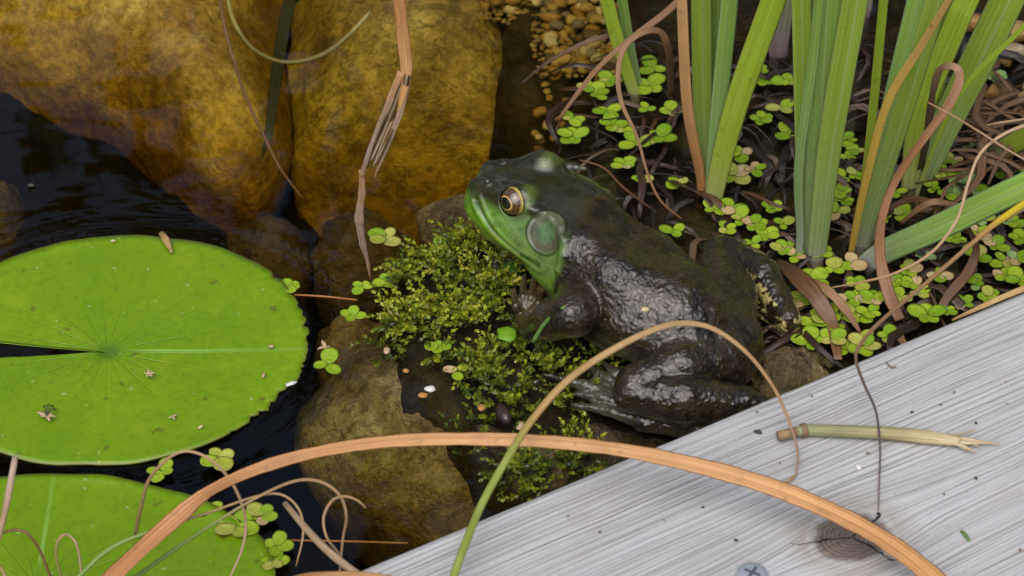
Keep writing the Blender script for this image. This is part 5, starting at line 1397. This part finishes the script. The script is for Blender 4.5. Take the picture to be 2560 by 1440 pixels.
# broken reed on the deck
def reed():
    b = P(1950, 1090, ZD)
    root = empty('broken_reed', tuple(b)); tag(root, 'broken green reed piece with a frayed straw end on the deck board', 'reed')
    pz = lambda x, y, z=0.0025: P(x, y, ZD + z) - b
    q = leaf_mat('reed', [(0.0, (0.30, 0.16, 0.10)), (0.06, (0.34, 0.24, 0.12)), (0.13, (0.20, 0.11, 0.05)), (0.16, (0.27, 0.31, 0.15)), (0.5, (0.28, 0.28, 0.13)), (0.75, (0.42, 0.34, 0.17)), (1.0, (0.58, 0.48, 0.28))], 0.6, 7.0, 0.45, 0.0, 0.4)
    v, f, a = sweep([pz(1945, 1090), pz(2005, 1077), pz(2020, 1075), pz(2200, 1082), pz(2310, 1092), pz(2400, 1104)], list(PXM(np.array([22, 22, 26, 29, 32, 20]))), list(PXM(np.array([22, 22, 26, 29, 22, 8]))), n=40)
    link('stem', mesh('stem', v, f, q, attrs=a), root)
    v, f, a = sweep([pz(2003, 1077), pz(2016, 1075)], list(PXM(np.array([31., 31.]))), PXM(31), n=5)
    link('node', mesh('node', v, f, M_BROWNB, attrs=a), root)
    for pts, w0 in (([(2300, 1085), (2400, 1098), (2500, 1110)], 12), ([(2310, 1092), (2390, 1108), (2440, 1132)], 10), ([(2300, 1080), (2370, 1090), (2440, 1075)], 7), ([(2320, 1090), (2400, 1106), (2470, 1108)], 8), ([(2330, 1095), (2400, 1100), (2455, 1118)], 5), ([(2340, 1098), (2390, 1110), (2420, 1128)], 6)):
        v, f, a = sweep([pz(x, y, 0.003 - 0.0008 * i) for i, (x, y) in enumerate(pts)], list(PXM(np.array([w0 * 1.1, w0 * 1.2, 2.0]))), 0.0004, n=14, ring=6)
        link('frayed_fibre', mesh('frayed_fibre', v, f, M_PALESTRAW, attrs=a), root)
reed()
bit('crumb', P(2147, 1168, ZD + .0006), 0.0011, (1, .9, .7), M_WHITE, 'white crumb on the deck between reed and knot', 'crumb', 30)
bit('crumb', P(1895, 1079, ZD + .0005), 0.0011, (1.2, .7, .5), M_DKBIT, 'largest dark crumb on the deck at the broken end of the reed', 'crumb', 31, -.3)
dry('grass_bit', [(2402, 1327, ZD * 1000 + .6), (2412, 1335, ZD * 1000 + 1), (2424, 1352, ZD * 1000 + .6)], [7, 10, 7], M_GRASSY, 'tiny green grass bit on the deck past the knot', 'grass bit', n=8, th=0.6, ring=6)
dry('grass_bit', [(2215, 905, ZD * 1000 + .6), (2228, 918, ZD * 1000 + .8), (2240, 916, ZD * 1000 + .6)], [3, 5, 3], M_BROWNB, 'tiny dry scrap on the deck near its far edge', 'grass bit', n=8, th=0.6, ring=6)
for k, (x, y) in enumerate([(1893, 1030), (1950, 1157), (1920, 1235), (2352, 1012), (2385, 980), (2440, 1195), (2170, 1133), (2515, 955), (2360, 1235), (1840, 1350), (1757, 1268), (2440, 1057), (2030, 990), (2280, 1090 - 60), (2550, 1375), (1660, 1300), (1500, 1330), (1420, 1290)]):
    bit('crumb', P(x, y, ZD + .0004), random.uniform(0.0003, 0.0006), (1.2, .8, .6), random.choice((M_DKBIT, M_BROWNB, M_DKBIT)), 'tiny dark crumb scattered on the deck board', 'crumb', 40 + k, k, 'crumbs on the deck')

# ------------------------------------------------------------------ trees out of view, added to darken the reflections and the low sky
def tree(loc, h, seed, label):
    rs = random.Random(seed)
    root = empty('added_tree', loc)
    tag(root, label, 'tree')
    q = Nodes('bark'); mb = q.bsdf(q.mix(q.noise(q.obj(), 8.0, 4.0), (0.06, 0.045, 0.03), (0.12, 0.09, 0.06)), 0.9)
    q = Nodes('tree leaf'); ml = q.bsdf(q.mix(q.noise(q.obj(), 2.0, 3.0), (0.025, 0.045, 0.012), (0.05, 0.085, 0.02)), 0.5, trans=0.2)
    v, f, a = sweep([(0, 0, -0.1), (0.05, 0.02, h * .3), (0.0, 0.06, h * .6), (0.03, 0, h * .92)], [0.22, 0.17, 0.1, 0.03], [0.22, 0.17, 0.1, 0.03], n=20, hint=(1, 0, 0))
    link('trunk', mesh('trunk', v, f, mb, attrs=a), root)
    V, F = [], []
    for k in range(46):
        zc = rs.uniform(0.14, 1.0) * h
        ang = rs.uniform(0, 6.28); rad = rs.uniform(0.2, 1.0) * 1.25 * (1.1 - 0.5 * zc / h)
        cx, cy_ = math.cos(ang) * rad, math.sin(ang) * rad
        for j in range(120):
            p = np.array([cx + rs.gauss(0, .2), cy_ + rs.gauss(0, .2), zc + rs.gauss(0, .16)])
            e1 = np.array([rs.gauss(0, 1), rs.gauss(0, 1), rs.gauss(0, .6)]); e1 /= np.linalg.norm(e1)
            e2 = np.cross(e1, [rs.gauss(0, 1), rs.gauss(0, 1), 1]); e2 /= np.linalg.norm(e2)
            i0 = len(V)
            V += [p - e1 * .06, p + e2 * .03, p + e1 * .06, p - e2 * .03]
            F.append((i0, i0 + 1, i0 + 2, i0 + 3))
    link('crown', mesh('crown', V, F, ml, smooth_=False), root)
tree((-1.55, 2.6, 0.08), 3.8, 5, 'unseen dark leafy tree put in for its dark reflection around the lily pads')
tree((0.45, 3.0, 0.08), 2.7, 8, 'unseen low leafy tree added to darken the reflections behind the frog')
tree((2.3, 2.6, 0.08), 3.6, 9, 'unseen leafy tree added to darken the reflections beyond the iris bed')
tree((-3.0, 0.4, 0.08), 2.6, 12, 'unseen low leafy tree added to block low sky on the lily pad side')
tree((3.0, 0.2, 0.08), 2.6, 14, 'unseen low leafy tree added to block low sky on the bank side')
